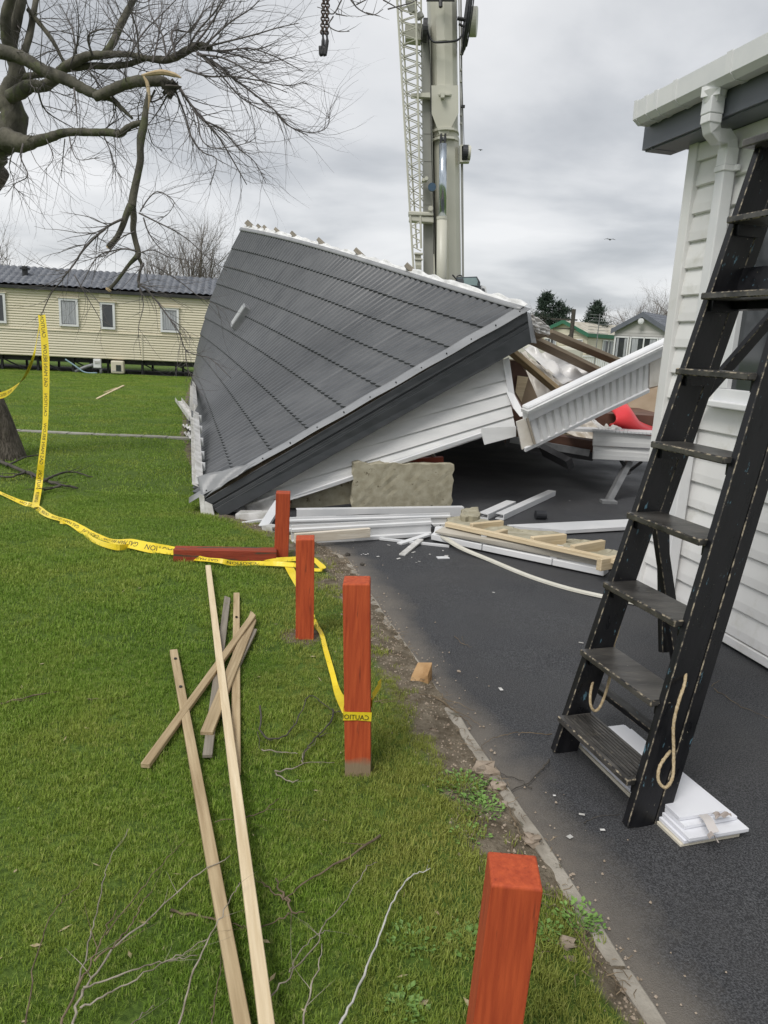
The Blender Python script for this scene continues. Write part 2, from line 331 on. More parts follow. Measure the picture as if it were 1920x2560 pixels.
def bar(name, p0, p1, prof, m, up=(0, 0, 1), parent=None, label=None, cat=None, group=None, bevel=0, cut=None, nseg=1, bend=None, bmat=None, kind=None, twist=0):
    """a length of timber or trim: its profile (y,z) swept along its own x axis, grain follows it"""
    p0, p1 = np.array(p0, float), np.array(p1, float); l, X, Y, Z = frame(p0, p1, up); k = len(prof); b = MB(); vs = []
    for i in range(nseg + 1):
        f = i / nseg
        for j, (y, z) in enumerate(prof):
            xx = l * f
            if cut and i == nseg: xx += cut[j % len(cut)]
            if bend: y2, z2 = bend(f); y, z = y + y2, z + z2
            vs.append((xx, y, z))
    fs = [(i * k + j, (i + 1) * k + j, (i + 1) * k + (j + 1) % k, i * k + (j + 1) % k) for i in range(nseg) for j in range(k)]
    fs += [tuple(range(k)), tuple(nseg * k + j for j in range(k - 1, -1, -1))]
    me = bpy.data.meshes.new(name); me.from_pydata(vs, [], [f[::-1] for f in fs][::1])
    me.materials.append(m)
    if bmat: me.materials.append(bmat)
    me.update()
    o = bpy.data.objects.new(name, me); link(o, parent, mtx(p0, X, Y, Z))
    if bevel:
        md = o.modifiers.new('bevel', 'BEVEL'); md.width = bevel; md.segments = 1; md.limit_method = 'ANGLE'
        if bmat: md.material = 1
    return tag(o, label, cat, group, kind)
def smooth(pts, k=4):
    pts = [np.array(p, float) for p in pts]; P = [2 * pts[0] - pts[1]] + pts + [2 * pts[-1] - pts[-2]]; o = []
    for i in range(1, len(P) - 2):
        for j in range(k):
            t = j / k; a, b, c, d = P[i - 1], P[i], P[i + 1], P[i + 2]
            o.append(.5 * ((2 * b) + (c - a) * t + (2 * a - 5 * b + 4 * c - d) * t * t + (3 * b - a - 3 * c + d) * t ** 3))
    return o + [pts[-1]]
def lerp(a, b, t): return a + (b - a) * t

# ------------------------------------------------------------------ ground
EDGE = [(1.0, .3), (.95, .6), (.84, 1.05), (.72, 1.48), (.58, 2.07), (.28, 3.21), (.01, 4.18), (-.25, 5.22), (-.62, 5.75), (-1.42, 6.38), (-2.35, 9.0), (-3.05, 11.2), (-4.1, 15), (-5.6, 21), (-6.5, 24.5)]
EY = [p[1] for p in EDGE]; EX = [p[0] for p in EDGE]
def xb(y): return float(np.interp(y, EY, EX))
def hsh(x, y, s=1.0): return math.sin(x * 12.9898 * s + y * 78.233 * s) * 43758.5453 % 1
from mathutils import noise as mn
def fbm(x, y, s, o=4): return mn.fractal(Vector((x * s, y * s, 3.1)), 1.0, 2.0, o)
def dirt(x, y):
    """bare-soil amount beside the kerb and beside the fallen lodge"""
    d = xb(y) - x
    w = .36 if y < 5.3 else (.5 if y < 6.4 else .12)
    w += .07 * fbm(0, y, .9)
    if y < 1.9: w = min(w, .13 + .05 * fbm(0, y, 3))
    a = max(0, 1.15 - d / w)
    for (px, py, r) in ((-.72, 5.11, .1), (-.39, 3.69, .15), (-.04, 2.45, .06), (-.55, 5.4, .35), (-.3, 4.6, .2)):
        q = math.hypot(x - px, y - py) / r
        a = max(a, 1.1 - q * .8)
    return min(1.2, a)
base = MB(); R0_ = 600
base.add([(-R0_, -R0_, -.03), (R0_, -R0_, -.03), (R0_, R0_, -.03), (-R0_, R0_, -.03)], [(0, 1, 2, 3)])
base.build('ground', lawnm, kind='structure', origin=V(0, 0, 0))
def strip(name, ys, offs, fn, m, wear, sign=1, z=None):
    vs = []; fs = []; wr = []
    for y in ys:
        for o_ in offs:
            x = xb(y) + sign * o_; vs.append((x, y, fn(x, y, o_))); wr.append(wear(x, y, o_))
    k = len(offs)
    for i in range(len(ys) - 1):
        for j in range(k - 1): fs.append((i * k + j, i * k + j + 1, (i + 1) * k + j + 1, (i + 1) * k + j))
    me = bpy.data.meshes.new(name); me.from_pydata(vs, [], fs if sign > 0 else [f[::-1] for f in fs]); me.materials.append(m)
    me.attributes.new('wear', 'FLOAT', 'POINT').data.foreach_set('value', wr)
    me.polygons.foreach_set('use_smooth', [True] * len(fs))
    o = bpy.data.objects.new(name, me); link(o, None, Matrix.Identity(4)); return tag(o, kind='structure')
ysn = list(np.arange(-1.5, 7, .035)) + list(np.arange(7, 12, .12)) + list(np.arange(12, 70, .8))
offa = [.0, .03, .06, .1, .15, .2, .3, .45, .6, .8, 1.1, 1.5, 2, 3, 4, 6, 9, 14]
strip('asphalt_drive', [y for y in ysn if y < 24], offa, lambda x, y, o: .006 + .004 * fbm(x, y, 1.5), asph, lambda x, y, o: max(0, 1 - o / (.26 + .14 * fbm(0, y, 1.1))) * (1 if y < 6 else .5))
offl = [.0, .02, .04, .06, .08, .1, .13, .16, .19, .22, .26, .3, .35, .4, .5, .6, .8, 1, 1.4, 2, 3, 5, 8, 14, 24, 50]
def lz(x, y, o):
    d = dirt(x, y)
    return .004 + .012 * max(0, min(1, d)) * (fbm(x, y, 14) + .6) + min(.02, o * .08) + .01 * fbm(x, y, .7)
strip('lawn', ysn, offl, lz, lawnm, lambda x, y, o: dirt(x, y), -1)
# concrete edging stones along the drive
kerb = empty('kerb', (.2, 3.2, 0)); tag(kerb, kind='structure')
ks = [.35]
while ks[-1] < 5.0: ks.append(ks[-1] + random.uniform(.55, .92))
for a, b_ in zip(ks[:-1], ks[1:]):
    b2 = b_ - .012; m = MB(); n = 7; vs = []
    dz = random.uniform(-.006, .006) - (.012 if a > 2.6 else 0)
    for i in range(n):
        y = lerp(a, b2, i / (n - 1)); x = xb(y)
        w0, w1 = x - .036 + random.uniform(-.004, .004), x + .012 + random.uniform(-.003, .003)
        t = .022 + dz + random.uniform(-.003, .003)
        vs += [(w0, y, -.05), (w1, y, -.05), (w1, y, t - .005), (w1 - .006, y, t), (w0 + .006, y, t), (w0, y, t - .006)]
    fs = [(i * 6 + j, i * 6 + (j + 1) % 6, (i + 1) * 6 + (j + 1) % 6, (i + 1) * 6 + j) for i in range(n - 1) for j in range(6)] + [(0, 5, 4, 3, 2, 1), tuple((n - 1) * 6 + j for j in range(6))]
    m.add(vs, fs); m.build('edging_stone', kerbm, kerb)
# narrow slab path across the lawn
path = empty('path', (-4.2, 10.9, 0)); tag(path, kind='structure')
pa, pb = G(-330, 1066), G(478, 1104)
for i in range(13):
    a = lerp(pa, pb, i / 13); c = lerp(pa, pb, (i + 1) / 13 - .004)
    nrm = V(-(pb - pa)[1], (pb - pa)[0], 0); nrm /= np.linalg.norm(nrm); h = V(0, 0, .042 + random.uniform(-.006, .006))
    m = MB(); m.slab([a + h, c + h, c + h + nrm * .17, a + h + nrm * .17], V(0, 0, 1), .06); m.build('paving_slab', pathm, path)

# grass blades: real blades, one object
def clump(name, n, spread, hmin, hmax, w):
    vs = []; fs = []
    for _ in range(n):
        a = random.uniform(0, 6.283); r = spread * math.sqrt(random.random()); x0, y0 = r * math.cos(a), r * math.sin(a)
        h = random.uniform(hmin, hmax); l = random.uniform(.15, .9) * h; b = random.uniform(0, 6.283); dx_, dy_ = math.cos(b), math.sin(b)
        px_, py_ = -dy_ * w * .5, dx_ * w * .5; o = len(vs)
        vs += [(x0 - px_, y0 - py_, 0), (x0 + px_, y0 + py_, 0), (x0 + dx_ * l * .35 + px_ * .8, y0 + dy_ * l * .35 + py_ * .8, h * .6), (x0 + dx_ * l * .35 - px_ * .8, y0 + dy_ * l * .35 - py_ * .8, h * .6), (x0 + dx_ * l, y0 + dy_ * l, h * random.uniform(.75, 1))]
        fs += [(o, o + 1, o + 2, o + 3), (o + 3, o + 2, o + 4)]
    me = bpy.data.meshes.new(name); me.from_pydata(vs, [], fs); me.materials.append(bladem)
    return me
def grass_object(name, pts, rots, scl, me):
    pm = bpy.data.meshes.new(name); pm.from_pydata(pts, [], [])
    pm.attributes.new('rot', 'FLOAT_VECTOR', 'POINT').data.foreach_set('vector', np.array([(0, 0, r) for r in rots], float).ravel())
    pm.attributes.new('scl', 'FLOAT', 'POINT').data.foreach_set('value', scl)
    o = bpy.data.objects.new(name, pm); link(o, None, Matrix.Identity(4))
    ng = bpy.data.node_groups.new(name, 'GeometryNodeTree')
    ng.interface.new_socket('Geometry', in_out='INPUT', socket_type='NodeSocketGeometry'); ng.interface.new_socket('Geometry', in_out='OUTPUT', socket_type='NodeSocketGeometry')
    gi = ng.nodes.new('NodeGroupInput'); go = ng.nodes.new('NodeGroupOutput'); ip = ng.nodes.new('GeometryNodeInstanceOnPoints')
    ob = ng.nodes.new('GeometryNodeObjectInfo')
    src = bpy.data.objects.new(name + '_clump', me)
    ob.inputs[0].default_value = src; ob.inputs['As Instance'].default_value = True
    ra = ng.nodes.new('GeometryNodeInputNamedAttribute'); ra.data_type = 'FLOAT_VECTOR'; ra.inputs[0].default_value = 'rot'
    sa = ng.nodes.new('GeometryNodeInputNamedAttribute'); sa.data_type = 'FLOAT'; sa.inputs[0].default_value = 'scl'
    ng.links.new(gi.outputs[0], ip.inputs['Points']); ng.links.new(ob.outputs['Geometry'], ip.inputs['Instance'])
    ng.links.new(ra.outputs['Attribute'], ip.inputs['Rotation']); ng.links.new(sa.outputs['Attribute'], ip.inputs['Scale'])
    ng.links.new(ip.outputs[0], go.inputs[0])
    md = o.modifiers.new('blades', 'NODES'); md.node_group = ng
    return tag(o, 'short green lawn grass', None, None, 'stuff')
def scatter(name, y0, y1, dens, me, xl, s0, s1, extra=None):
    P = []; Rr = []; Sc = []; n = int(dens * (y1 - y0) * (xl + 2))
    for _ in range(n):
        y = random.uniform(y0, y1); x = xb(y) - random.uniform(.02, xl + 1)
        if x < -y * .62 - .5 or x > y * .62 + .5: continue
        d = dirt(x, y)
        d += .8 * (fbm(x, y, 7, 5) * .5 + .5) - .35
        if d > .66 and random.random() < (.97 if xb(y) - x > .03 else 1): continue
        pth = (x - pa[0]) * (pb[1] - pa[1]) / (pb[0] - pa[0]) + pa[1]
        if 0 < y - pth < .17 and x < pb[0] + .05: continue
        tall = .85 + .35 * fbm(x, y, 1.1)
        P.append((x, y, lz(x, y, xb(y) - x) - .002)); Rr.append(random.uniform(0, 6.283)); Sc.append(random.uniform(s0, s1) * max(.5, tall))
    return grass_object(name, P, Rr, Sc, me)
g1 = clump('grass_tuft', 34, .032, .010, .027, .0020)
g2 = clump('grass_tuft_mid', 30, .06, .012, .030, .0034)
g3 = clump('grass_tuft_far', 26, .16, .014, .034, .008)
scatter('grass', .9, 3.4, 1700, g1, 4.6, .75, 1.25)
scatter('grass', 3.4, 7.0, 500, g2, 5.5, .75, 1.25)
scatter('grass', 7.0, 26, 75, g3, 15, .75, 1.3)
g4 = clump('grass_tall_tuft', 16, .022, .022, .048, .0034)
scatter('grass', .9, 5.5, 70, g4, 4.6, .7, 1.25)

# ------------------------------------------------------------------ the white lodge on the right
wc = G(1600, 1455, .08); wr = G(1920, 1637, .08)
hd = (wr - wc); hd[2] = 0; hd /= np.linalg.norm(hd)              # along the wall, towards the viewer
hn = V(-hd[1], hd[0], 0); hn = hn if hn[0] < 0 else -hn             # outward
wc = V(wc[0], wc[1], 0)
HP = lambda s, o_, z: wc + hd * s + hn * o_ + V(0, 0, z)
house = empty('white_lodge', HP(2, 0, 0), 'white clapboard holiday lodge filling the right side beside the ladder', 'lodge')
ztop = A(1750, 350, wc[1])[2]
EV = 2.915
def wy(u, v, off=0.0):                                              # picture point -> wall coordinates
    q = OP(u, v, HP(0, off, 0), hn) - wc; return float(q @ hd), float(q[2])
m = MB(); m.box(HP(2.5, -2.06, 1.6), (5.0, 4.0, 3.0), (hd, hn, V(0, 0, 1))); m.build('wall', cladhouse, house)
wx0, wz1 = wy(1868, 640); wx0b, wz0 = wy(1850, 975)
wx0 = max(wx0, .3); WZ0, WZ1, WX1 = wz0, wz1 + .25, wx0 + 1.1
nb = 18; h0 = .08; bh = (EV - .05 - h0) / nb
def board(s0, s1, z0, z1, parent):
    m = MB(); t0, t1 = .024, .006
    prof = [(t0 - .008, z0), (t0, z0 + .006), (t0 - .002, z0 + (z1 - z0) * .35), (t1 + .003, z1 - .018), (t1 - .004, z1 - .006), (t1 - .004, z1 + .004), (0, z1 + .004), (0, z0)]
    vs = [HP(s0, o_, z) for o_, z in prof] + [HP(s1, o_, z) for o_, z in prof]; k = len(prof)
    m.add(vs, [(i, (i + 1) % k, (i + 1) % k + k, i + k) for i in range(k)] + [tuple(range(k - 1, -1, -1)), tuple(range(k, 2 * k))])
    return m.build('cladding_board', cladhouse, parent)
for i in range(nb):
    z0 = h0 + i * bh; z1 = z0 + bh
    if z1 > WZ0 and z0 < WZ1:
        board(.05, wx0 - .05, z0, z1, house); board(WX1 + .05, 5, z0, z1, house)
    else: board(.05, 5.0, z0, z1, house)
m = MB(); m.box(HP(.02, .016, (EV + .02) / 2 + .03), (.085, .06, EV - .04), (hd, hn, V(0, 0, 1))); m.build('corner_post', cladhouse, house, bevel=.006)
m = MB(); m.box(HP(2.5, .016, .05), (5, .03, .05), (hd, hn, V(0, 0, 1))); m.build('base_trim', cladhouse, house, bevel=.004)
# window with reveal
win = MB()
for a, b_, z0, z1 in ((wx0 - .05, WX1 + .05, WZ1, WZ1 + .07), (wx0 - .05, WX1 + .05, WZ0 - .07, WZ0), (wx0 - .05, wx0 + .045, WZ0, WZ1), (WX1 - .045, WX1 + .05, WZ0, WZ1)):
    win.box(HP((a + b_) / 2, .018, (z0 + z1) / 2), (b_ - a, .05, z1 - z0), (hd, hn, V(0, 0, 1)))
wf = win.build('window', white, house, bevel=.004)
m = MB(); m.box(HP((wx0 + WX1) / 2, .008, (WZ0 + WZ1) / 2), (WX1 - wx0 - .08, .006, WZ1 - WZ0), (hd, hn, V(0, 0, 1))); m.build('pane', glass, wf)
m = MB(); m.box(HP((wx0 + WX1) / 2, .045, WZ0 - .085), (WX1 - wx0 + .2, .10, .035), (hd, hn, V(0, 0, 1))); m.build('sill', white, wf, bevel=.006)
# eaves: grey-blue fascia board, soffit, gutter
OVH = -.16
m = MB(); m.box(HP(2.4 + OVH / 2, .20, EV + .01), (5 - OVH, .02, .24), (hd, hn, V(0, 0, 1))); m.build('fascia', bluegrey, house)
m = MB(); m.box(HP(2.4 + OVH / 2, .10, EV - .112), (5 - OVH - .01, .18, .012), (hd, hn, V(0, 0, 1))); m.build('soffit', bluegrey, house)
m = MB(); m.box(HP(OVH + .008, -.10, EV + .03), (.02, .58, .26), (hd, hn, V(0, 0, 1))); m.build('bargeboard', bluegrey, house)
m = MB(); m.box(HP(OVH - .012, .12, EV - .02), (.012, .16, .2), (hd, hn, V(0, 0, 1))); m.build('bargeboard_end', bluegrey, house)
m = MB(); a0 = HP(OVH, .27, EV + .13); 
m.slab([HP(OVH - .02, .285, EV + .135), HP(5, .285, EV + .135), HP(5, -1.5, EV + .62), HP(OVH - .02, -1.5, EV + .62)], V(0, 0, 1), .03); m.build('roof', roofm, house)
# membrane lip showing above the gutter
m = MB(); m.grid(lambda a, b_: HP(OVH + .1 + a * .9, .30 - b_ * .1, EV + .135 + .022 * math.sin(a * 19) * (1 - b_) * .5 + .03 * b_), 30, 2); m.build('roof_felt', blacksteel, house, solid=.004)
gp = [(.205, .115), (.205, .01), (.225, -.008), (.29, -.008), (.322, .02), (.326, .115), (.314, .122), (.312, .03), (.285, .006), (.228, .006), (.217, .018), (.217, .115)]
def gutter(s0, s1, grow=0):
    m = MB(); k = len(gp)
    def g(o_, z): return (.265 + (o_ - .265) * (1 + grow * 1.6), .055 + (z - .055) * (1 + grow))
    vs = [HP(s0, g(*q)[0], EV + .02 + g(*q)[1]) for q in gp] + [HP(s1, g(*q)[0], EV + .02 + g(*q)[1]) for q in gp]
    m.add(vs, [(i, (i + 1) % k, (i + 1) % k + k, i + k) for i in range(k)] + [tuple(range(k)), tuple(range(2 * k - 1, k - 1, -1))]); return m
GU = gutter(OVH - .03, 5).build('gutter', white, house)
for s0, s1 in ((OVH - .045, OVH - .02), (OVH + .06, OVH + .085), (.0, .03), (.18, .21), (.62, .66), (1.3, 1.34)):
    g_ = gutter(s0, s1, .06)
    if s0 < -.35: pass
    g_.build('gutter_bracket', white, GU)
m = MB(); m.slab([HP(OVH - .044, .2, EV + .13), HP(OVH - .044, .205, EV + .02), HP(OVH - .044, .29, EV + .005), HP(OVH - .044, .33, EV + .035), HP(OVH - .044, .333, EV + .14)], -hd, .012); m.build('gutter_end_cap', white, GU)
# square downpipe with offset bends
SP = wy(1812, 440, .075)[0]; SQ = wy(1783, 260, .265)[0]; ZQ = wy(1782, 303, .265)[1]; ZP = wy(1818, 368, .075)[1]
dp = [(SQ, .265, EV + .02), (SQ, .265, ZQ), (lerp(SQ, SP, .06), .25, ZQ - .035), (lerp(SQ, SP, .3), .205, ZQ - .06), (lerp(SQ, SP, .75), .12, ZP + .04), (lerp(SQ, SP, .95), .085, ZP + .015), (SP, .075, ZP - .02), (SP, .075, .12)]
dpm = MB()
def sq_run(pts, r, cut=True):
    m = MB(); m.tube([HP(*p) for p in pts], r, 4); return m
def sqpipe(pts, r):
    m = MB(); vs = []
    for i, p in enumerate(pts):
        a = np.array(pts[max(i - 1, 0)]); b_ = np.array(pts[min(i + 1, len(pts) - 1)]); d = b_ - a; d = d / np.linalg.norm(d)
        q = V(1, 0, 0); w = np.cross(d, q); w /= np.linalg.norm(w)
        for sx, sy in ((-1, -1), (1, -1), (1, 1), (-1, 1)):
            c = np.array(p) + q * sx * r + w * sy * r; vs.append(HP(*c))
    n = len(pts); m.add(vs, [(i * 4 + j, i * 4 + (j + 1) % 4, (i + 1) * 4 + (j + 1) % 4, (i + 1) * 4 + j) for i in range(n - 1) for j in range(4)] + [(0, 3, 2, 1), tuple((n - 1) * 4 + j for j in range(4))]); return m
D = sqpipe(dp, .036).build('downpipe', white, house, bevel=.006)
for z0, z1, p0, p1, r in ((0, 0, (SQ, .265, EV - .02), (SQ, .265, EV - .10), .041), (0, 0, (SQ, .265, EV - .10), (SQ, .265, ZQ - .01), .0385), (0, 0, (SP, .075, ZP - .01), (SP, .075, ZP - .10), .039), (0, 0, (SP, .075, ZP - .10), (SP, .075, ZP - .13), .043)):
    sqpipe([p0, p1], r).build('pipe_collar', white, D, bevel=.005)
m = MB(); m.tube([HP(SQ, .265, EV + .03), HP(SQ, .265, EV - .02)], .07, 4); m.tube([HP(SQ, .265, EV + .01), HP(SQ, .265, EV - .045)], [.065, .045], 8); m.build('gutter_outlet', white, D)
m = MB(); m.box(HP(SP, .05, ZP - .115), (.15, .02, .03), (hd, hn, V(0, 0, 1))); m.build('pipe_clip', white, D, bevel=.003)
m = MB(); m.box(HP(2.5, .02, EV - .17), (5, .03, .10), (hd, hn, V(0, 0, 1))); m.build('frieze_board', cladhouse, house, bevel=.004)

# ------------------------------------------------------------------ red posts
def post(name, u, vb, h, w, label, m, top=.012, skew=(0, 0), rot=0.0, loc=None, yaw=.0):
    p = loc if loc is not None else G(u, vb); hw = w / 2; b = MB()
    c, s_ = math.cos(yaw), math.sin(yaw); vs = []
    for z, k in ((-.03, 1), (h * .33, 1), (h * .66, 1), (h - .004, 1), (h, .93)):
        for sx, sy in ((-1, -1), (1, -1), (1, 1), (-1, 1)):
            x, y = sx * hw * k, sy * hw * k
            x, y = x * c - y * s_, x * s_ + y * c
            zz_ = z + (top * sx * .5 if z >= h - .004 else 0)
            vs.append((p[0] + x + skew[0] * z, p[1] + y + skew[1] * z, zz_))
    b.add(vs, [(i * 4 + j, i * 4 + (j + 1) % 4, (i + 1) * 4 + (j + 1) % 4, (i + 1) * 4 + j) for i in range(4) for j in range(4)] + [(3, 2, 1, 0), (16, 17, 18, 19)])
    return b.build(name, m, None, label, 'post', 'red posts along the lawn edge', origin=V(p[0], p[1], 0), bevel=.0035), p
post('wooden_post', 703, 1403, .51, .10, 'farthest upright red post, touching the end of the fallen rail', postm, 0, (.012, 0), yaw=.12)
post('wooden_post', 762, 1603, .575, .095, 'second farthest red post, with a ring of bare soil at its foot', postm, .004, (-.02, 0), yaw=.1)
_, P3 = post('wooden_post', 896, 1940, .765, .094, 'red post with yellow caution tape wrapped round and bare unstained foot', postbare, .004, (-.048, 0))
post('wooden_post', 0, 0, .62, .095, 'nearest red post, cut off by the bottom edge of the photo', postm, .0, (.03, .0), loc=V(.262, 1.215, 0), yaw=-.06)
b = bar('fallen_post', G(436, 1386, .06), G(692, 1390, .06), rect(.10, .10), postl, label='red square post lying on its side on the lawn behind the tape', cat='post', bevel=.005)

# ------------------------------------------------------------------ the collapsed lodge
E0 = A(506, 1246, 6.45); R0 = A(1313, 781, 7.5); E1 = A(486, 952, 17.0); R1 = A(607, 573, 16.0)
def RS(s, t):
    s2 = s
    p = lerp(lerp(E0, E1, s2), lerp(R0, R1, s2), t)
    q = V(-1, 0, .1) * (.16 * math.sin(math.pi * min(1, max(0, t))) * s ** 2)           # far end bellies out
    sag = V(0, 0, 1) * (.09 * math.sin(math.pi * min(1, max(0, s))) * max(0, s) ** .7 * t)
    return p + q + sag
def RN(s, t):
    a = RS(s + .01, t) - RS(s - .01, t); b_ = RS(s, t + .01) - RS(s, t - .01); n = np.cross(a, b_); n /= np.linalg.norm(n)
    return n if np.dot(n, EYE - RS(s, t)) > 0 else -n
lodge = empty('collapsed_lodge', V(-.5, 7.2, 0), 'collapsed holiday lodge whose grey corrugated roof has slid down onto the lawn', 'lodge')
NC, NR = 70, 9
# underlay
m = MB(); m.grid(lambda a, b_: RS(a, b_) - RN(a, b_) * .05, 24, 8); m.build('roof_deck', ply, lodge, smooth=True, solid=.03)
sv0 = .008
for r in range(NR):
    t0 = r / NR; t1 = (r + 1) / NR
    cuts = [0]
    off = 4 if r % 2 else 8
    k = off
    while k < NC: cuts.append(k); k += 8
    cuts.append(NC)
    for c0, c1 in zip(cuts[:-1], cuts[1:]):
        m = MB(); sub = 6 if c0 < 50 else 4; nu = (c1 - c0) * sub; rows = [0, .0, .0, .5, 1.06]
        vs = []
        lift = random.uniform(0, .004)
        for i in range(nu + 1):
            cc = c0 + i / sub; s = sv0 + (1 - sv0) * (cc / NC); n = RN(s, (t0 + t1) / 2)
            if i == nu and c1 != NC: s -= .0006
            ph = cc % 1.0
            h = .040 * (abs(math.sin(math.pi * ph)) ** .8)
            for j, rr_ in enumerate(rows):
                t = t0 + (t1 - t0) * rr_
                up = lerp(.026, .002, min(1, rr_)) + lift
                tt = t - (.017 * math.sin(math.pi * ph) if j < 3 else 0)        # scalloped lower edge
                zz_ = h + up if j else -.002 + h * .6
                vs.append(RS(s, tt) + n * zz_)
        q = len(rows)
        m.add(vs, [(i * q + j, (i + 1) * q + j, (i + 1) * q + j + 1, i * q + j + 1) for i in range(nu) for j in (0, 2, 3)])
        m.build('roof_sheet', roofm, lodge, smooth=True)
# verge flashing, dark fascia
nv = RN(0.02, .5); vdir = (R0 - E0) / np.linalg.norm(R0 - E0); eav = np.cross(nv, vdir); eav = eav if eav[1] > 0 else -eav
m = MB()
def vf(a, b_):
    s = -.010 + b_ * .019; t = -.03 + a * 1.035
    return RS(s, t) + RN(.02, min(1, max(0, t))) * (.048 + 0 + .003 * math.sin(a * 40))
m.grid(vf, 40, 8); m.build('verge_flashing', flash, lodge, smooth=True, solid=.003)
fa0, fa1 = A(511, 1250, 6.33), A(1317, 779, 7.42); fb0, fb1 = A(557, 1294, 6.35), A(1328, 857, 7.46)
for nm, a, c, o_ in (('fascia_trim', 0, .30, .012), ('fascia_trim', .30, .36, -.004), ('fascia_trim', .36, .52, .004), ('fascia_trim', .52, 1.0, .012)):
    m = MB(); fn = V(.05, -1, .1)
    P = [lerp(fa0, fb0, a), lerp(fa1, fb1, a), lerp(fa1, fb1, c), lerp(fa0, fb0, c)]; P = [p + fn * o_ for p in P]
    m.slab(P, fn, .03); m.build(nm, dark, lodge, bevel=.004)
for i in range(13):
    c = RS(-.004, .02 + i * .08); n = RN(.02, .5); m = MB(); m.tube([c + n * .04, c + n * .060], .007, 6); m.build('screw', blacksteel, lodge)
# folded return of the fascia at its low end and its high end
m = MB(); m.slab([fa0, fb0, fb0 + V(.05, .25, 0), fa0 + V(-.05, .3, .0)], V(-1, 0, 0), .01); m.slab([fa1, fb1, fb1 + V(.12, .35, 0), fa1 + V(.1, .35, .0)], V(1, 0, 0), .01); m.build('fascia_return', dark, lodge)
# crumpled skirt at the low corner
m = MB(); c0, c1, c2, c3 = A(494, 1195, 6.55), A(640, 1160, 6.5), A(600, 1190, 6.4), A(508, 1252, 6.38)
m.grid(lambda a, b_: lerp(lerp(c0, c1, a), lerp(c3, c2, a), b_) + V(0, -.035, .03) * (.3 + abs(math.sin(7 * a + 3 * b_)) * .4), 16, 8); m.build('crumpled_flashing', flash, lodge, smooth=True, solid=.003)
# roof vent
vs_, vt_ = None, None
best = 1e9
for i in range(60):
    for j in range(40):
        d = RS(i / 60, j / 40) - EYE; w = d @ _F; u_, v_ = 960 + FPX * (d @ _R) / w, 1280 - FPX * (d @ _U) / w
        q = (u_ - 614) ** 2 + (v_ - 795) ** 2
        if q < best: best, vs_, vt_ = q, i / 60, j / 40
pc = RS(vs_, vt_); n = RN(vs_, vt_); X = RS(vs_, vt_ + .02) - pc; X /= np.linalg.norm(X); Y = np.cross(n, X)
vt = MB(); vt.box(pc + n * .09, (.44, .24, .13), (X, Y, n)); vent = vt.build('roof_vent', flash, lodge, bevel=.012)
m = MB()
for i in range(6): m.box(pc + n * .158 + Y * (-.09 + i * .034), (.34, .012, .01), (X, Y, n))
m.build('vent_louvre', white, vent)
# ridge: torn white membrane and the rafter ends behind it
m = MB()
def rf_(a, b_):
    n = RN(a, .99); up = V(.25, 0, 1.0)
    w = .085 + .008 * math.sin(a * 9) + .008 * math.sin(a * 61) + .008 * math.sin(a * 143)
    return RS(a, 1.0) + n * .045 * (1 - b_) + up * w * b_ + n * (.009 * math.sin(a * 183 + b_ * 5) + .007 * math.sin(a * 91 - b_ * 9)) * b_
m.grid(rf_, 150, 7); m.build('torn_membrane', ridgem, lodge, smooth=True, solid=.004)
m = MB()
m.grid(lambda a, b_: RS(a, .985 + b_ * .02) + RN(a, .98) * (.05 + .012 * math.sin(b_ * 3)), 60, 3); m.build('ridge_flashing', flash, lodge, smooth=True, solid=.003)
for s_r, lx in ((.965, .10), (.94, .16), (.89, .08), (.85, .08), (.78, .08), (.69, .08), (.56, .09), (.41, .10), (.25, .10)):
    n = RN(s_r, .99); d = V(-.5, .2, .42); d /= np.linalg.norm(d); p = RS(s_r, 1.0) + V(.02, 0, .085) - n * .02
    bar('rafter_end', p - d * .22, p + d * lx, rect(.06, .10), greywood, (0, 1, 0), lodge)
# gable wall of white boards under the verge
def yg(u): return 6.42 + (u - 515) / 800 * 1.12 + .12
def gl(u, sl_, u0, v0): return v0 + sl_ * (u - u0)
ur = [(1255, 893), (1258, 925), (1264, 952), (1269, 983), (1276, 1014), (1282, 1042), (1289, 1066), (1290, 1091)]
# board lines: right end (u,v), slope in the picture
lines = [(1256, 880, -.262), (1260, 915, -.265), (1264, 949, -.27), (1270, 980, -.28), (1277, 1011, -.29), (1283, 1040, -.305), (1288, 1067, -.325)]
def fline(u): return 1294 + (857 - 1294) / (1328 - 557) * (u - 557) - 26
for bi_, (a, c) in enumerate(zip(lines[:-1], lines[1:])):
    def isect(l): # with the fascia line
        k = (857 - 1294) / (1328 - 557); u = (l[1] - l[2] * l[0] - (1294 - 26) + k * 557) / (k - l[2]); return u, fline(u)
    p, q = isect(a), isect(c)
    o1, o2 = -.045 * bi_, -.045 * (bi_ + 1)
    P = [A(a[0], a[1], yg(a[0]) + o1), A(c[0], c[1], yg(c[0]) + o2), A(q[0], q[1], yg(q[0]) + o2 * .3), A(p[0], p[1], yg(p[0]) + o1 * .3)]
    P[0] = P[0] + V(0, .012, 0); P[3] = P[3] + V(0, .012, 0); P[1] = P[1] - V(0, .012, 0); P[2] = P[2] - V(0, .012, 0)
    m = MB(); m.slab(P, V(0, -1, 0), .012); m.build('cladding_board', clad, lodge)
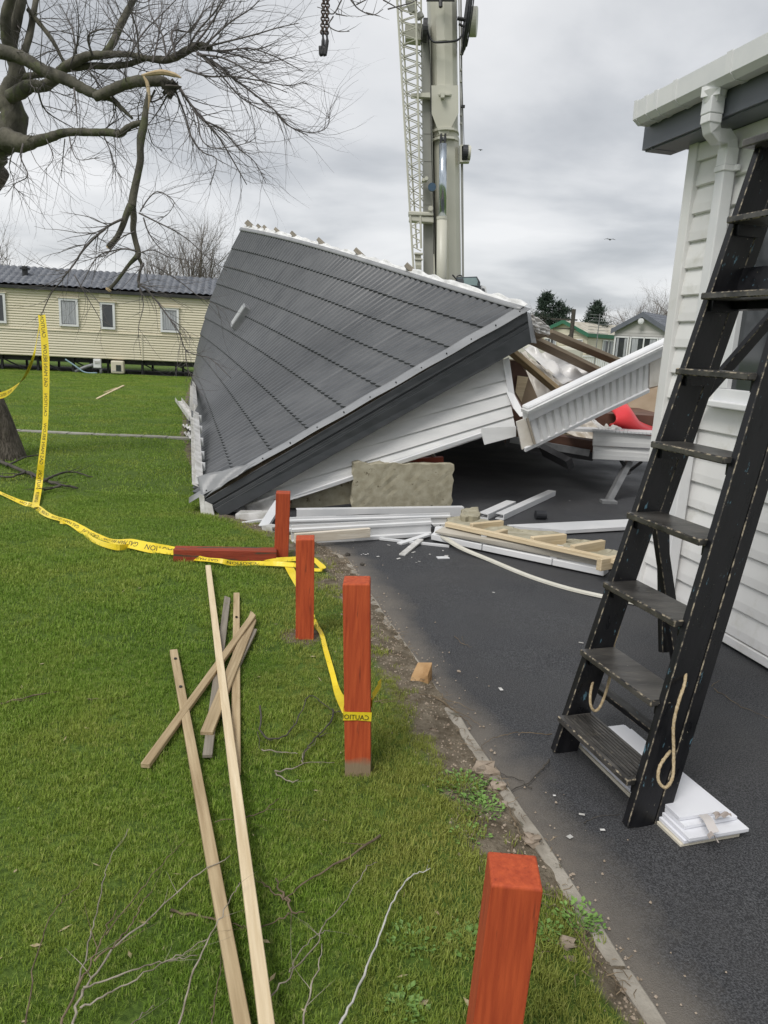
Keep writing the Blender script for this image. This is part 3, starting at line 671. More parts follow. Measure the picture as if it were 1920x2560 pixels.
# the lowest long board with its rounded bottom trim
lo_l, lo_r = (690, 1246), (1203, 1085)
P = [A(1290, 1066, yg(1290) - .29), A(1290, 1091, yg(1290) - .31), A(1211, 1112, yg(1211) - .34), A(1203, 1083, yg(1203) - .31), A(1203, 1070, yg(1203) - .30)]
m = MB(); m.slab(P, V(0, -1, 0), .012); m.build('cladding_board', clad, lodge)
P = [A(1288, 1067, yg(1288) - .27), A(1203, 1087, yg(1203) - .30), A(735, 1240, yg(735) - .15), A(660, 1242, yg(660) - .10), A(640, 1232, yg(640) - .06)]
m = MB(); m.slab(P, V(0, -1, 0), .012); m.build('cladding_board', clad, lodge)
bar('bottom_trim', A(735, 1243, yg(735) - .17), A(1204, 1086, yg(1204) - .33), rect(.02, .045), white, (0, -.2, 1), lodge, bevel=.005)
m = MB(); m.grid(lambda a, b_: lerp(A(610, 1262, 6.5), A(705, 1228, 6.62), a) + V(.1 * b_ * .3, -.05 * math.sin(a * 3.1), -.17 * b_) + V(0, .04, 0) * math.sin(b_ * 3), 12, 6); m.build('curled_membrane', dirtywhite, lodge, smooth=True, solid=.006)
# curled corner trim, folded halfway
tr = [A(1261, 893, 7.52), A(1277, 990, 7.5), A(1270, 985, 7.46), A(1306, 1043, 7.32)]
m = MB(); m.slab([A(1256, 900, 7.5), A(1273, 893, 7.5), A(1287, 988, 7.48), A(1270, 982, 7.46)], V(.1, -1, 0), .01)
m.slab([A(1264, 975, 7.45), A(1286, 986, 7.44), A(1315, 1040, 7.3), A(1300, 1042, 7.3), A(1283, 1020, 7.36)], V(.1, -1, 0), .01)
m.build('torn_corner_trim', white, lodge, bevel=.004)
# broken eaves gutter on the left edge
def eav_pt(t): return RS(t, 0) + V(-.05, -.02, .0)
q0, q1, q2, q3 = A(503, 1209, 6.7), A(493, 1040, 9.2), A(490, 1022, 9.8), A(486, 962, 15)
def U(w, h, t=.004): return [(-w / 2, h), (-w / 2, 0), (w / 2, 0), (w / 2, h), (w / 2 - t, h), (w / 2 - t, t), (-w / 2 + t, t), (-w / 2 + t, h)]
bar('broken_gutter', q0, q1, U(.085, .07), dirtywhite, (-.6, -.6, .3), lodge)
bar('broken_gutter', q2, q3, U(.09, .07), dirtywhite, (-.6, -.6, .4), lodge)
for f_ in (.03, .2, .35, .55, .75, .95):
    p = lerp(q0, q1, f_); m = MB(); m.box(p, (.10, .02, .085)); m.build('gutter_bracket', white, lodge)
m = MB()
for a, c, d_, e_ in (((497, 1236), (510, 1240), (514, 1290), (503, 1294)), ((510, 1252), (530, 1262), (536, 1290), (514, 1292))):
    m.slab([A(*a, 6.3), A(*c, 6.3), A(*d_, 6.28), A(*e_, 6.28)], V(0, -1, .1), .02)
m.build('smashed_end_cap', dirtywhite, lodge)
# floor and chassis behind, keeping the light out from under the wreck
m = MB(); m.box(V(1.5, 14, .78), (3.6, 10.5, .2)); m.build('floor', brown, lodge)
m = MB()
for sx in (.3, 2.2): m.box(V(sx, 14.2, .58), (.1, 11, .2))
m.build('chassis_rail', blacksteel, lodge)

# ------------------------------------------------------------------ the torn-open end beside it
wreck = empty('wrecked_caravan', V(2.2, 8.6, 0), 'torn open white caravan end with bare battens, plastic sheeting and a tilted ribbed panel', 'caravan')
r1 = lambda x, y: (1100 + x * .3737, 700 + y * .3737)
def RP(x, y, Y): return A(*r1(x, y), Y)
def polyp(name, pts, Y, m_, t=.015, n=V(0, -1, 0), parent=None, **k):
    P = [RP(p[0], p[1], p[2] if len(p) > 2 else Y) for p in pts]; b = MB(); b.slab(P, n, t); return b.build(name, m_, parent or wreck, **k)
# tilted ribbed panel
TL, TR, BL, BR = RP(578, 912, 7.2), RP(1403, 540, 8.1), RP(632, 1100, 7.2), RP(1395, 742, 8.1)
NRIB = 17; pn = np.cross(TR - TL, BL - TL); pn /= np.linalg.norm(pn); pn = pn if pn[1] < 0 else -pn
for i in range(NRIB):
    a, c = i / NRIB, (i + 1) / NRIB; m = MB()
    pr = [(0, .0), (.12, .022), (.62, .022), (.74, .004), (.97, .0)]
    vs = []
    for f_, h in pr:
        s = a + (c - a) * f_; vs += [lerp(TL, TR, s) + pn * h, lerp(BL, BR, s) + pn * h]
    m.add(vs, [(2 * j, 2 * j + 2, 2 * j + 3, 2 * j + 1) for j in range(len(pr) - 1)]); m.build('ribbed_strip', clad, wreck, solid=.003)
P = [RP(578, 925, 7.36), RP(1560, 470, 8.3), RP(1530, 690, 8.3), RP(1400, 730, 8.26), RP(640, 1090, 7.36)]
m = MB(); m.slab(P, V(0, -1, 0), .02); m.build('backing_board', ply, wreck)
t0_, t1_ = RP(568, 895, 7.14), RP(1556, 420, 8.16)
bar('capping_beam', t0_, t1_, rect(.09, .165), white, (0, -.25, 1), wreck, bevel=.012)
bar('capping_beam', RP(566, 880, 7.1), RP(1556, 402, 8.12), rect(.10, .03), ridgem, (0, -.2, 1), wreck)
bar('edge_trim', RP(566, 1136, 7.14), RP(1397, 738, 8.05), rect(.03, .045), white, (0, -.2, 1), wreck, bevel=.005)
polyp('bare_end_frame', [(512, 950), (580, 925), (632, 1098), (548, 1135)], 7.16, plastic, .05)
bar('end_stud', RP(582, 925, 7.12), RP(634, 1098, 7.12), rect(.02, .04), greywood, (0, -1, 0), wreck)
polyp('torn_backing_paper', [(1405, 540, 8.05), (1540, 470, 8.15), (1530, 690, 8.15), (1400, 720, 8.05)], 8, plastic, .01)
# plastic sheeting, taut and folded
def sheet(name, c, m_, nu=22, nv=14, w=.05, fx=5, fy=3, sag=.0):
    a, b_, c_, d = [np.array(q) for q in c]; m = MB(); nrm = np.cross(b_ - a, d - a); nrm /= np.linalg.norm(nrm)
    m.grid(lambda s, t: lerp(lerp(a, b_, s), lerp(d, c_, s), t) + nrm * w * (math.sin(fx * s * 3 + 2 * t) * .5 + math.sin(fy * t * 4 - s * 5) * .4 + .3 * math.sin(17 * s + 11 * t)) * min(1, 6 * s) + V(0, 0, -sag) * math.sin(math.pi * s) * math.sin(math.pi * t), nu, nv)
    return m.build(name, m_, wreck, smooth=True, solid=.004)
sheet('plastic_sheet', [RP(540, 440, 9.4), RP(800, 520, 9.2), RP(1080, 660, 9.3), RP(820, 700, 8.6)], whitesheet, w=.06)
sheet('plastic_sheet', [RP(545, 540, 9.0), RP(800, 640, 8.9), RP(900, 720, 8.7), RP(660, 830, 8.6)], plastic, w=.05)
sheet('plastic_sheet', [RP(800, 1005, 8.7), RP(1000, 930, 8.7), RP(1075, 1000, 8.6), RP(1020, 1095, 8.5)], plastic, w=.03)
sheet('plastic_sheet', [RP(530, 470, 8.8), RP(640, 560, 8.7), RP(830, 720, 8.5), RP(745, 690, 8.5)], plastic, w=.04, nv=6)
sheet('torn_vinyl', [RP(580, 215, 7.9), RP(690, 275, 8.0), RP(738, 325, 8.1), RP(595, 300, 7.9)], dirtywhite, w=.02, fx=5)
sheet('torn_vinyl', [RP(600, 300, 7.9), RP(738, 322, 8.1), RP(728, 372, 8.1), RP(640, 350, 8.0)], dirtywhite, w=.02, fx=5)
for a, c, Ya, Yc, w_, m_ in (((590, 385), (1090, 628), 8.3, 9.3, .14, battenw), ((720, 352), (1225, 562), 8.9, 9.9, .13, battenw), ((480, 480), (800, 752), 8.0, 8.3, .12, pinew), ((585, 300), (688, 372), 8.0, 8.3, .12, greywood)):
    bar('roof_batten', RP(*a, Ya), RP(*c, Yc), rect(.05, w_), m_, (0, -1, .4), wreck, bevel=.004)
polyp('plywood_panel', [(462, 530), (545, 535), (665, 815), (560, 860), (500, 760)], 8.15, ply)
polyp('brown_panel', [(470, 540), (520, 540), (590, 640), (540, 815), (500, 740)], 8.1, brown, .02)
polyp('plywood_offcut', [(520, 640), (592, 650), (545, 815), (505, 750)], 8.05, pine, .02)
polyp('inner_wall', [(1050, 640, 10), (1560, 560, 10), (1500, 1060, 9.8), (1050, 1040, 9.8)], 10, ply, .04)
polyp('wall_stud', [(1090, 880, 9.6), (1135, 870, 9.6), (1135, 990, 9.6), (1095, 990, 9.6)], 9.6, pinew, .04)
polyp('inner_wall', [(640, 560, 10.2), (1060, 640, 10.2), (1060, 1040, 10.2), (560, 1000, 10.2)], 10, plastic, .04)
m = MB(); m.tube([RP(905, 700, 9.3), RP(925, 665, 9.3), RP(955, 648, 9.3), RP(1015, 645, 9.3)], .05, 8); m.build('wheel_arch', brown, wreck, smooth=True)
# floor edge, chassis and white skirt box
bar('floor_edge', RP(440, 1035, 8.3), RP(1022, 1120, 8.2), rect(.08, .17), brown, (0, -.2, 1), wreck)
bar('perforated_strip', RP(470, 1065, 8.22), RP(1000, 1158, 8.12), rect(.02, .075), galv, (0, -.2, 1), wreck)
bar('chassis_beam', RP(440, 1085, 8.26), RP(1025, 1180, 8.18), rect(.06, .09), blacksteel, (0, -.2, 1), wreck)
m = MB(); m.slab([RP(800, 1045, 8.5), RP(1030, 1095, 8.3), RP(1500, 1050, 9.6), RP(900, 980, 9.8)], V(0, 0, 1), .06); m.build('floor', pine, wreck)
for i, (z0, z1) in enumerate(((1015, 1108), (1108, 1198))):
    m = MB(); P = [RP(1027, z0, 8.0), RP(1480, z0 + 32, 8.0), RP(1480, z1 + 22, 7.97), RP(1022, z1, 7.97)]
    m.slab(P, V(0, -1, 0), .02)
    for f_ in (.32, .64): m.slab([lerp(P[0], P[3], f_) + V(0, -.02, .0), lerp(P[1], P[2], f_) + V(0, -.02, .0), lerp(P[1], P[2], f_ + .33) + V(0, -.006, 0), lerp(P[0], P[3], f_ + .33) + V(0, -.006, 0)], V(0, -1, 0), .01)
    m.build('cladding_board', clad, wreck)
m = MB(); m.box((RP(1025, 1012, 8.0) + RP(1480, 1040, 8.0)) / 2 + V(0, .1, .01), (1.25, .24, .03)); m.build('plastic_lip', white, wreck)
for i in range(18):
    p = lerp(RP(1030, 1010, 7.96), RP(1470, 1038, 7.96), i / 17); m = MB(); m.box(p + V(0, 0, .012), (.035, .03, .02)); m.build('lip_clip', white, wreck)
sheet('curled_vinyl', [RP(1000, 930, 8.5), RP(1020, 925, 8.5), RP(1150, 1020, 8.0), RP(1085, 1010, 8.0)], whitesheet, w=.02, nv=4)
sheet('curled_vinyl', [RP(1080, 985, 8.3), RP(1190, 975, 8.3), RP(1265, 1025, 8.0), RP(1110, 1020, 8.0)], dirtywhite, w=.03)
# corner steady legs
bar('steady_leg', RP(1265, 1215, 8.1), G(1521, 1252), rect(.06, .09), galv, (0, -1, 0), wreck)
bar('steady_leg', RP(1210, 1205, 8.1), RP(1268, 1300, 8.05), rect(.03, .05), blacksteel, (0, -1, 0), wreck)
bar('steady_leg', RP(1350, 1215, 8.1), RP(1240, 1300, 8.1), rect(.02, .04), blacksteel, (0, -1, 0), wreck)
bar('steady_leg', RP(690, 1135, 8.0), RP(872, 1232, 7.6), rect(.07, .12), blacksteel, (0, -1, .5), wreck)
m = MB(); m.box(G(1521, 1254, .02), (.16, .12, .03)); m.build('leg_foot', galv, wreck)
# red seat cushion, a moulded swept shape lying inside
m = MB()
top = [(1138, 872), (1165, 850), (1225, 830), (1262, 880), (1300, 940), (1360, 975), (1432, 1000)]
bot = [(1138, 960), (1165, 985), (1215, 1010), (1262, 1026), (1310, 1032), (1370, 1036), (1432, 1040)]
tp = smooth([RP(x, y, 8.7) for x, y in top], 4); bp = smooth([RP(x, y, 8.5) for x, y in bot], 4); k = len(tp)
m.grid(lambda a, b_: lerp(tp[int(round(a * (k - 1)))], bp[int(round(a * (k - 1)))], b_) + V(0, -.22, .0) * math.sin(math.pi * min(1, max(0, b_))) ** .6, k - 1, 10)
m.build('red_seat', redfab, None, 'bright red curved seat lying inside the torn open caravan', 'seat', smooth=True, solid=.03)

# ------------------------------------------------------------------ insulation and loose trim in front of the wreck
def slabthing(name, pts, n, t, m_, label, cat, **k):
    b = MB(); b.slab(pts, n, t); return b.build(name, m_, None, label, cat, **k)
def woolslab(name, a, c, h, t, label, lean=.0, group='mineral wool insulation slabs'):
    a, c = np.array(a), np.array(c); b = MB(); d = (c - a); n = V(-d[1], d[0], 0); n /= np.linalg.norm(n); n = n if n[1] > 0 else -n
    def f(u, v, s):
        j = .005 * mn.noise(Vector((u * 14, v * 9, s * 5))); return a + d * u + V(0, 0, h * v) + n * (s * t + lean * v + j) + V(0, 0, .03 * mn.noise(Vector((u * 9, s, 0))) * (v > .95)) + d * (.02 * mn.noise(Vector((v * 7, s, 4))) * (u > .95 or u < .05))
    for s in (0, 1): b.grid(lambda u, v: f(u, v, s), 18, 9)
    b.grid(lambda u, v: f(u, 1, v), 18, 1); b.grid(lambda u, v: f(1, u, v), 9, 1); b.grid(lambda u, v: f(0, u, v), 9, 1)
    return b.build(name, wool, None, label, 'insulation', group)
woolslab('insulation_slab', G(880, 1279), G(1127, 1278), .46, .11, 'right hand upright slab of mineral wool under the white gable')
woolslab('insulation_slab', G(655, 1277) + V(0, .10, 0), G(876, 1279) + V(0, .14, 0), .36, .11, 'left hand upright slab of mineral wool partly hidden by the white gable')
bar('wood_plate', A(990, 1157, 7.35), A(1108, 1150, 7.35), rect(.09, .07), redwood, label='short reddish brown timber lying on top of the upright insulation', cat='timber', bevel=.004)
bar('wood_prop', A(1077, 1128, 7.4), A(1090, 1150, 7.35), rect(.02, .03), greywood, label='thin grey stick propping the white gable above the insulation', cat='stick')
r3z = lambda x, y: (1000 + x * .3737, 1180 + y * .3737)
r5 = lambda x, y: (460 + x * .4219, 1160 + y * .4219)
CH = lambda w, h, t=.008: [(-w / 2, 0), (w / 2, 0), (w / 2, t), (w / 2 - t * 2, t * 1.5), (-w / 2 + t, t * 2), (-w / 2 + t, h - t), (w / 2 - t, h - t * .5), (w / 2, h), (-w / 2, h)]
STEP = lambda h: [(-.02, 0), (-.055, .0), (-.055, h * .18), (-.04, h * .24), (-.04, h * .62), (-.05, h * .68), (-.05, h * .8), (-.035, h * .86), (-.035, h), (-.02, h)]
TG = 'loose white plastic trim lengths'
def trim(p0, p1, prof, label, m_=white, up=(0, 0, 1), **k): return bar('plastic_trim', p0, p1, prof, m_, up, None, label, 'trim', TG, **k)
trim(G(*r5(665, 322), .03), G(*r5(1650, 305), .05), CH(.07, .085), 'long white trim channel at the foot of the insulation slabs, highest of the heap')
trim(G(*r5(545, 392), .05), G(*r5(1562, 358), .05), STEP(.11), 'stepped white trim with a black strip above, middle of the heap')
bar('black_strip', G(*r5(660, 332), .10), G(*r5(1560, 318), .10), rect(.04, .03), rubber, label='black rubber strip lying between two white trim lengths', cat='strip')
trim(G(*r5(630, 468)), G(*r5(1450, 418), .02), STEP(.15), 'white stepped fascia lying closest to the asphalt behind the red posts')
bar('timber_batten', G(*r5(655, 440), .09), G(*r5(1100, 405), .09), rect(.035, .075), mat('pale_lath', (.62, .55, .44), (.74, .68, .58), .7, 5, stretch=(1, 9, 9), bump=.2), label='pale timber fixed on top of the lowest white fascia', cat='timber', bevel=.003)
bar('timber_offcut', G(*r5(632, 455), .02), G(*r5(660, 452), .02), rect(.05, .08), pine, label='small pale timber end beside the second red post', cat='timber')
trim(G(*r5(470, 386), .01), A(*r5(566, 235), 6.42), CH(.08, .03), 'short white trim leaning up against the gable beside the farthest post')
trim(G(*r5(340, 352), .02), G(*r5(485, 330), .03), rect(.03, .02), 'thin white strip on the grass below the dark fascia')
trim(G(*r5(490, 395), .01), G(*r5(550, 405), .02), CH(.1, .05), 'stubby broken white trim behind the farthest post', dirtywhite)
trim(G(*r5(322, 312), .02), G(*r5(505, 312), .04), rect(.16, .08), 'dirty white broken panel under the curled sheet', dirtywhite)
trim(G(*r5(1160, 442), .02), G(*r5(1572, 487), .01), rect(.035, .015), 'narrow straight white strip lying on the asphalt below the heap')
trim(G(*r5(1275, 474), .01), G(*r5(1450, 417), .04), rect(.05, .015), 'short white strip crossing the narrow straight strip')
trim(G(*r5(1292, 540), .01), G(*r5(1402, 448), .03), rect(.05, .012), 'short perforated white strip pointing towards the viewer', dirtywhite)
trim(G(*r5(1500, 557), .01), G(*r5(1568, 555), .01), rect(.05, .01), 'tiny white offcut alone on the asphalt')
bar('steel_nail_plate', G(*r5(440, 375), .01), G(*r5(475, 418), .01), rect(.04, .006), galv, label='small grey metal strip on the grass by the farthest post', cat='strip')
bar('black_offcut', G(*r5(820, 274), .05), G(*r5(990, 254), .08), rect(.05, .05), blacksteel, label='dark grey strip along the foot of the left insulation slab', cat='strip')
# the long bent strip
bp_ = smooth([G(1101, 1339, .06), G(1149, 1370, .04), G(1224, 1402, .01), G(1318, 1441, .01), G(1411, 1471, .01), G(1500, 1492, .012), G(1600, 1512, .012)], 6)
m = MB(); vs = []
for i, p in enumerate(bp_):
    t = bp_[min(i + 1, len(bp_) - 1)] - bp_[max(i - 1, 0)]; n = V(-t[1], t[0], 0); n /= np.linalg.norm(n)
    vs += [p - n * .021, p + n * .021, p + n * .021 + V(0, 0, .014), p - n * .021 + V(0, 0, .014)]
k = len(bp_); m.add(vs, [(i * 4 + j, i * 4 + (j + 1) % 4, (i + 1) * 4 + (j + 1) % 4, (i + 1) * 4 + j) for i in range(k - 1) for j in range(4)] + [(3, 2, 1, 0), tuple((k - 1) * 4 + j for j in range(4))])
m.build('bent_strip', mat('ivory_strip', (.66, .64, .55), (.74, .72, .64), .45), None, 'long ivory strip bending across the asphalt towards the ladder', 'strip')
# wall section lying flat: timber frame, board, wool and gutter
fr = empty('fallen_wall_section', G(1300, 1400), 'fallen wall section of timber studs, board and white gutter lying on the asphalt', 'wall section')
ga, gb, gc = G(*r3z(240, 440), .02), G(*r3z(1385, 680), .02), None
segs = [(0, .32), (.325, .725), (.73, 1.0)]
for a, c in segs:
    bar('gutter_length', lerp(ga, gb, a), lerp(ga, gb, c), [(-.085, 0), (.03, 0), (.03, .10), (-.03, .10), (-.04, .06), (-.07, .052), (-.085, .048)][::1], white, parent=fr, bevel=.004)
for f_ in (.323, .727):
    m = MB(); m.box(lerp(ga, gb, f_) + V(0, 0, .06), (.05, .13, .13), frame(ga, gb)[1:]); m.build('gutter_joint', white, fr, bevel=.004)
gd = gb + (gb - ga) * .12
P = [G(*r3z(235, 398), .10), G(*r3z(1392, 628), .10), G(*r3z(1405, 586), .15), G(*r3z(318, 350), .15)]
m = MB(); m.slab(P, V(0, -.3, 1), .015); m.build('board', mat('lining_board', (.42, .39, .33), (.50, .47, .41), .7, 3), fr)
bar('long_stud', G(*r3z(310, 348), .16), G(*r3z(1470, 602), .16), rect(.05, .035), pine, parent=fr, bevel=.003)
for a, c, h in (((880, 470), (1102, 448), .14), ((1150, 528), (1357, 490), .14), ((1330, 620), (1620, 565), .14), ((475, 378), (682, 356), .13), ((620, 440), (705, 415), .13)):
    bar('stud', G(*r3z(*a), h), G(*r3z(*c), h), rect(.045, .085), pine, parent=fr, bevel=.003)
def woolflat(pts, z, t, name='wool_batt'):
    P = [G(*r3z(*p), z) for p in pts]; c = sum(P) / len(P); b = MB(); k = len(P); rings = []; vs = []
    Q = smooth(P + [P[0]], 5)[:-1]; Q = [q + V(random.uniform(-.012, .012), random.uniform(-.02, .02), 0) for q in Q]; k = len(Q)
    for f_, h in ((1, -t), (1.0, 0), (.8, .012), (.45, .006)):
        vs += [lerp(c, q, f_) + V(0, 0, h + .012 * mn.noise(Vector(q * 13 * f_))) for q in Q]
    vs.append(c); b.add(vs, [(r * k + j, r * k + (j + 1) % k, (r + 1) * k + (j + 1) % k, (r + 1) * k + j) for r in range(3) for j in range(k)] + [(3 * k + j, 3 * k + (j + 1) % k, 4 * k) for j in range(k)])
    return b.build(name, wool, fr)
woolflat([(320, 300), (480, 305), (640, 340), (690, 372), (500, 372), (330, 345)], .12, .10)
woolflat([(415, 250), (520, 238), (525, 300), (420, 298)], .16, .12)
woolflat([(520, 375), (700, 360), (830, 395), (1080, 405), (1090, 445), (900, 466), (700, 430)], .12, .10)
woolflat([(1010, 478), (1290, 485), (1300, 500), (1160, 525), (1050, 505)], .10, .08)
woolflat([(1220, 548), (1400, 522), (1480, 545), (1400, 585)], .10, .08)
woolflat([(1080, 455), (1200, 462), (1330, 478), (1200, 480)], .05, .04)
trim(G(*r3z(725, 372), .02), G(*r3z(1640, 328), .02), rect(.05, .04), 'long white plank behind the fallen wall section, ending behind the ladder')
wl = [G(*r3z(760, 385), .02), G(*r3z(1110, 412), .02), G(*r3z(1620, 382), .02), G(*r3z(1640, 335), .02), G(*r3z(900, 366), .02)]
slabthing('white_board', [p + V(0, 0, .03) for p in wl], V(0, 0, 1), .03, white, 'flat white board lying under the long plank beyond the fallen wall section', 'board')
trim(G(*r3z(555, 315), .01), G(*r3z(742, 228), .01), CH(.10, .055), 'shorter of two white channels lying apart on the shaded asphalt')
trim(G(*r3z(665, 318), .01), G(*r3z(1015, 155), .01), CH(.085, .055), 'longer of two white channels lying apart on the shaded asphalt')
p = G(*r3z(938, 320), .0)
m = MB(); m.tube([p + V(-.05, 0, .045), p + V(.05, .01, .045)], .045, 16); m.tube([p + V(.049, .01, .045), p + V(.054, .01, .045)], .018, 10)
m.build('tape_roll', rubber, None, 'small dark grey roll lying alone on the shaded asphalt', 'roll')
m = MB(); m.tube(smooth([G(*r5(900, 310), .1), G(*r5(1150, 300), .12), G(*r5(1390, 312), .11), G(*r5(1450, 345), .1), G(*r5(1500, 400), .05), G(*r5(1505, 430), .02), G(*r5(1555, 412), .03)], 5), .006, 6)
m.tube(smooth([A(*r3z(410, 260), 6.4), A(*r3z(470, 285), 6.3), A(*r3z(455, 360), 6.1), A(*r3z(400, 432), 5.95)], 5), .006, 6)
m.tube(smooth([A(*r3z(412, 294), 6.35), A(*r3z(460, 332), 6.3), A(*r3z(538, 356), 6.2)], 5), .005, 6)
m.tube(smooth([A(*r3z(272, 355), 6.1), A(*r3z(245, 385), 6.05), A(*r3z(262, 412), 5.95), A(*r3z(312, 414), 5.95)], 5), .005, 6)
m.build('black_cable', rubber, None, 'black electric cable looping over the ends of the white trim heap', 'cable', smooth=True)
# scraps on the lawn by the lodge
bar('broken_gutter', G(446, 1003, .05), G(482, 1052, .05), U(.14, .08), dirtywhite, label='broken white gutter piece on the bare lawn edge left of the fallen roof', cat='gutter')
r3 = lambda x, y: (x * .4219, 560 + y * .4219)
for (a, c, l_) in (((1090, 1200), (1140, 1228), 'crumpled white scrap, upper of two beside the fallen roof'), ((1100, 1246), (1158, 1290), 'crumpled white scrap, lower of two by the end of the slab path')):
    p, q = G(*r3(*a), .03), G(*r3(*c), .03); m = MB(); m.grid(lambda s, t: lerp(p, q, s) + V(.05, .12, 0) * (t - .5) + V(0, 0, .05 * abs(math.sin(9 * s + 4 * t))), 8, 4); m.build('plastic_scrap', dirtywhite, None, l_, 'scrap', 'white scraps beside the roof', solid=.005)

# ------------------------------------------------------------------ planks on the lawn
r6 = lambda x, y: (x * .5787, 1200 + y * .5787)
r7 = lambda x, y: (x * .5787, 1850 + y * .5787)
PG = 'loose timber strips on the grass'
def plank(p0, p1, w, t, m_, label, cut=None, **k):
    return bar('timber_strip', p0, p1, rect(w, t), m_, (0, 0, 1), None, label, 'plank', PG, cut=cut, bevel=.002, **k)
pl1 = plank(G(*r7(1166, 1340), .105), G(*r6(899, 374), .07), .034, .022, pine, 'longest pale strip, topmost of the crossed timbers on the grass', nseg=8, bend=lambda f: (0, -.02 * math.sin(math.pi * f)))
pl2 = plank(G(*r7(1068, 1340), .05), G(*r6(750, 740), .05), .036, .022, pinew, 'knotty strip with two bolt heads, left of the longest pale strip')
pl3 = plank(G(*r7(627, 112), .045), G(*r6(1092, 590), .075), .034, .02, pinew, 'brown strip slanting across the pile to the lower left', cut=[.0, .05, .05, .0])
pl4 = plank(G(*r7(1018, 145), .048), G(*r6(1022, 492), .048), .036, .018, pinew, 'upright looking strip at the right of the pile with nails')
pl5 = plank(G(*r7(896, 70), .046), G(*r6(982, 514), .046), .036, .016, greywood, 'grey weathered strip underneath the longest pale strip', cut=[.0, .04, .04, 0])
pl6 = plank(G(*r6(893, 1095), .06), G(*r6(1085, 615), .06), .05, .018, pinew, 'short broad strip with a sharply split top end', cut=[.02, .16, .16, .02])
pl7 = plank(G(*r6(960, 940), .05), G(*r6(1100, 648), .05), .028, .016, greywood, 'short thin strip along the right side of the split one')
def hp(M_, x, y, z): return np.array(M_ @ Vector((x, y, z)))
for pp, xs in ((pl2, (1.55, 1.82)), (pl4, (.2, .5))):
    M_ = WM[pp.name]; lx = max(v.co.x for v in pp.data.vertices)
    for x_ in xs:
        m = MB(); c = hp(M_, lx - (.12 if x_ > 1.7 else .42), 0, .012); m.tube([c, c + V(0, 0, .006)], .007, 8); m.build('bolt_head', blacksteel, pp)
pa1, pa2 = G(*r3(575, 1036), .03), G(*r3(732, 958), .04)
plank(pa1, pa2, .05, .03, pine, 'pale strip far off on the lawn towards the cream caravan')
plank(G(*r3(620, 1000), .03), G(*r3(695, 972), .03), .06, .03, pinew, 'short strip lying just behind the far pale strip')

# ------------------------------------------------------------------ step ladder
LF, RF = G(1408, 1880), G(1592, 2065)
ltop = A(1885, 375, LF[1] + .32)
ax = ltop - LF; LL = np.linalg.norm(ax); ax /= LL
wd = RF - LF; wd[2] = 0; W0 = np.linalg.norm(wd); wdu = wd / W0
nl = np.cross(ax, wdu); nl /= np.linalg.norm(nl); nl = nl if nl[2] > 0 else -nl           # climbing face normal
ladder = empty('step_ladder', LF, 'tall paint-worn black wooden step ladder leaning towards the white lodge', 'ladder')
W1 = W0 * .66
def lp(h, w, d=0.0):                                                  # along the stile (0..1), across (0 left .. 1 right), depth
    half = lerp(W0, W1, h) / 2; mid = LF + wd / 2 + ax * LL * h
    return mid + wdu * (w - .5) * 2 * half + nl * d
SW, ST = .108, .032
def stile(name, w, d, h0=0, h1=1, sw=SW, st=ST):
    a, c = lp(h0, w, d), lp(h1, w, d); X = (c - a) / np.linalg.norm(c - a)
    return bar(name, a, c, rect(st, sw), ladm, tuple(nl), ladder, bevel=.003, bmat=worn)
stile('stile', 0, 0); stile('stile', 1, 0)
stile('rear_leg', 1.0, -.085, .0, .97, .055, .034); stile('rear_leg', 0.0, -.075, .42, .97, .045, .034)
Zt = V(0, 0, 1)
def treadboard(h, worn_=False):
    a, c = lp(h, .0), lp(h, 1.0); X = (c - a); l = np.linalg.norm(X); X /= l
    D = np.cross(Zt, X); D /= np.linalg.norm(D)
    D = D if D @ nl > 0 else -D
    Z = np.cross(X, D); Z = Z if Z[2] > 0 else -Z
    m = MB(); m.box((a + c) / 2 + D * .012, (l - ST + .02, .155, .024), (X, D, Z)); o = m.build('tread', [tread, worn], ladder)
    md = o.modifiers.new('bevel', 'BEVEL'); md.width = .004; md.segments = 1; md.material = 1
    # housing block under the tread
    for w_ in (0, 1):
        q = lp(h, w_) + (X if w_ == 0 else -X) * .022; mm = MB(); mm.box(q - Z * .032, (.02, .10, .04), (X, D, Z)); mm.build('tread_block', ladm, ladder)
    return o, X, D, Z, a, c
hs = [.067, .184, .300, .417, .533, .650, .767, .883]
first = None
for i, h in enumerate(hs):
    r_ = treadboard(h)
    if i == 0:
        o, X, D, Z, a, c = r_
        for j in range(9):                                            # grooves of the bottom tread stand proud as ribs
            m = MB(); m.box((a + c) / 2 + D * (-.05 + j * .0145) + Z * .0135, (np.linalg.norm(c - a) - .05, .007, .004), (X, D, Z)); m.build('tread_rib', tread, o)
m = MB(); a, c = lp(1.0, -.02), lp(1.0, 1.02); X = (c - a); l = np.linalg.norm(X); X /= l; D = np.cross(Zt, X); D = D if D @ nl > 0 else -D
m.box((a + c) / 2 + D * .0, (l + .06, .2, .03), (X, D, Zt)); m.build('top_platform', [tread, worn], ladder, bevel=.005)
# wide boards behind the upper treads
for h, hh in ((.80, .11),):
    m = MB(); m.slab([lp(h - .045, 0, -.05), lp(h - .045, 1, -.05), lp(h + .02, 1, -.05), lp(h + .02, 0, -.05)], nl, .018); m.build('cross_board', ladm, ladder)
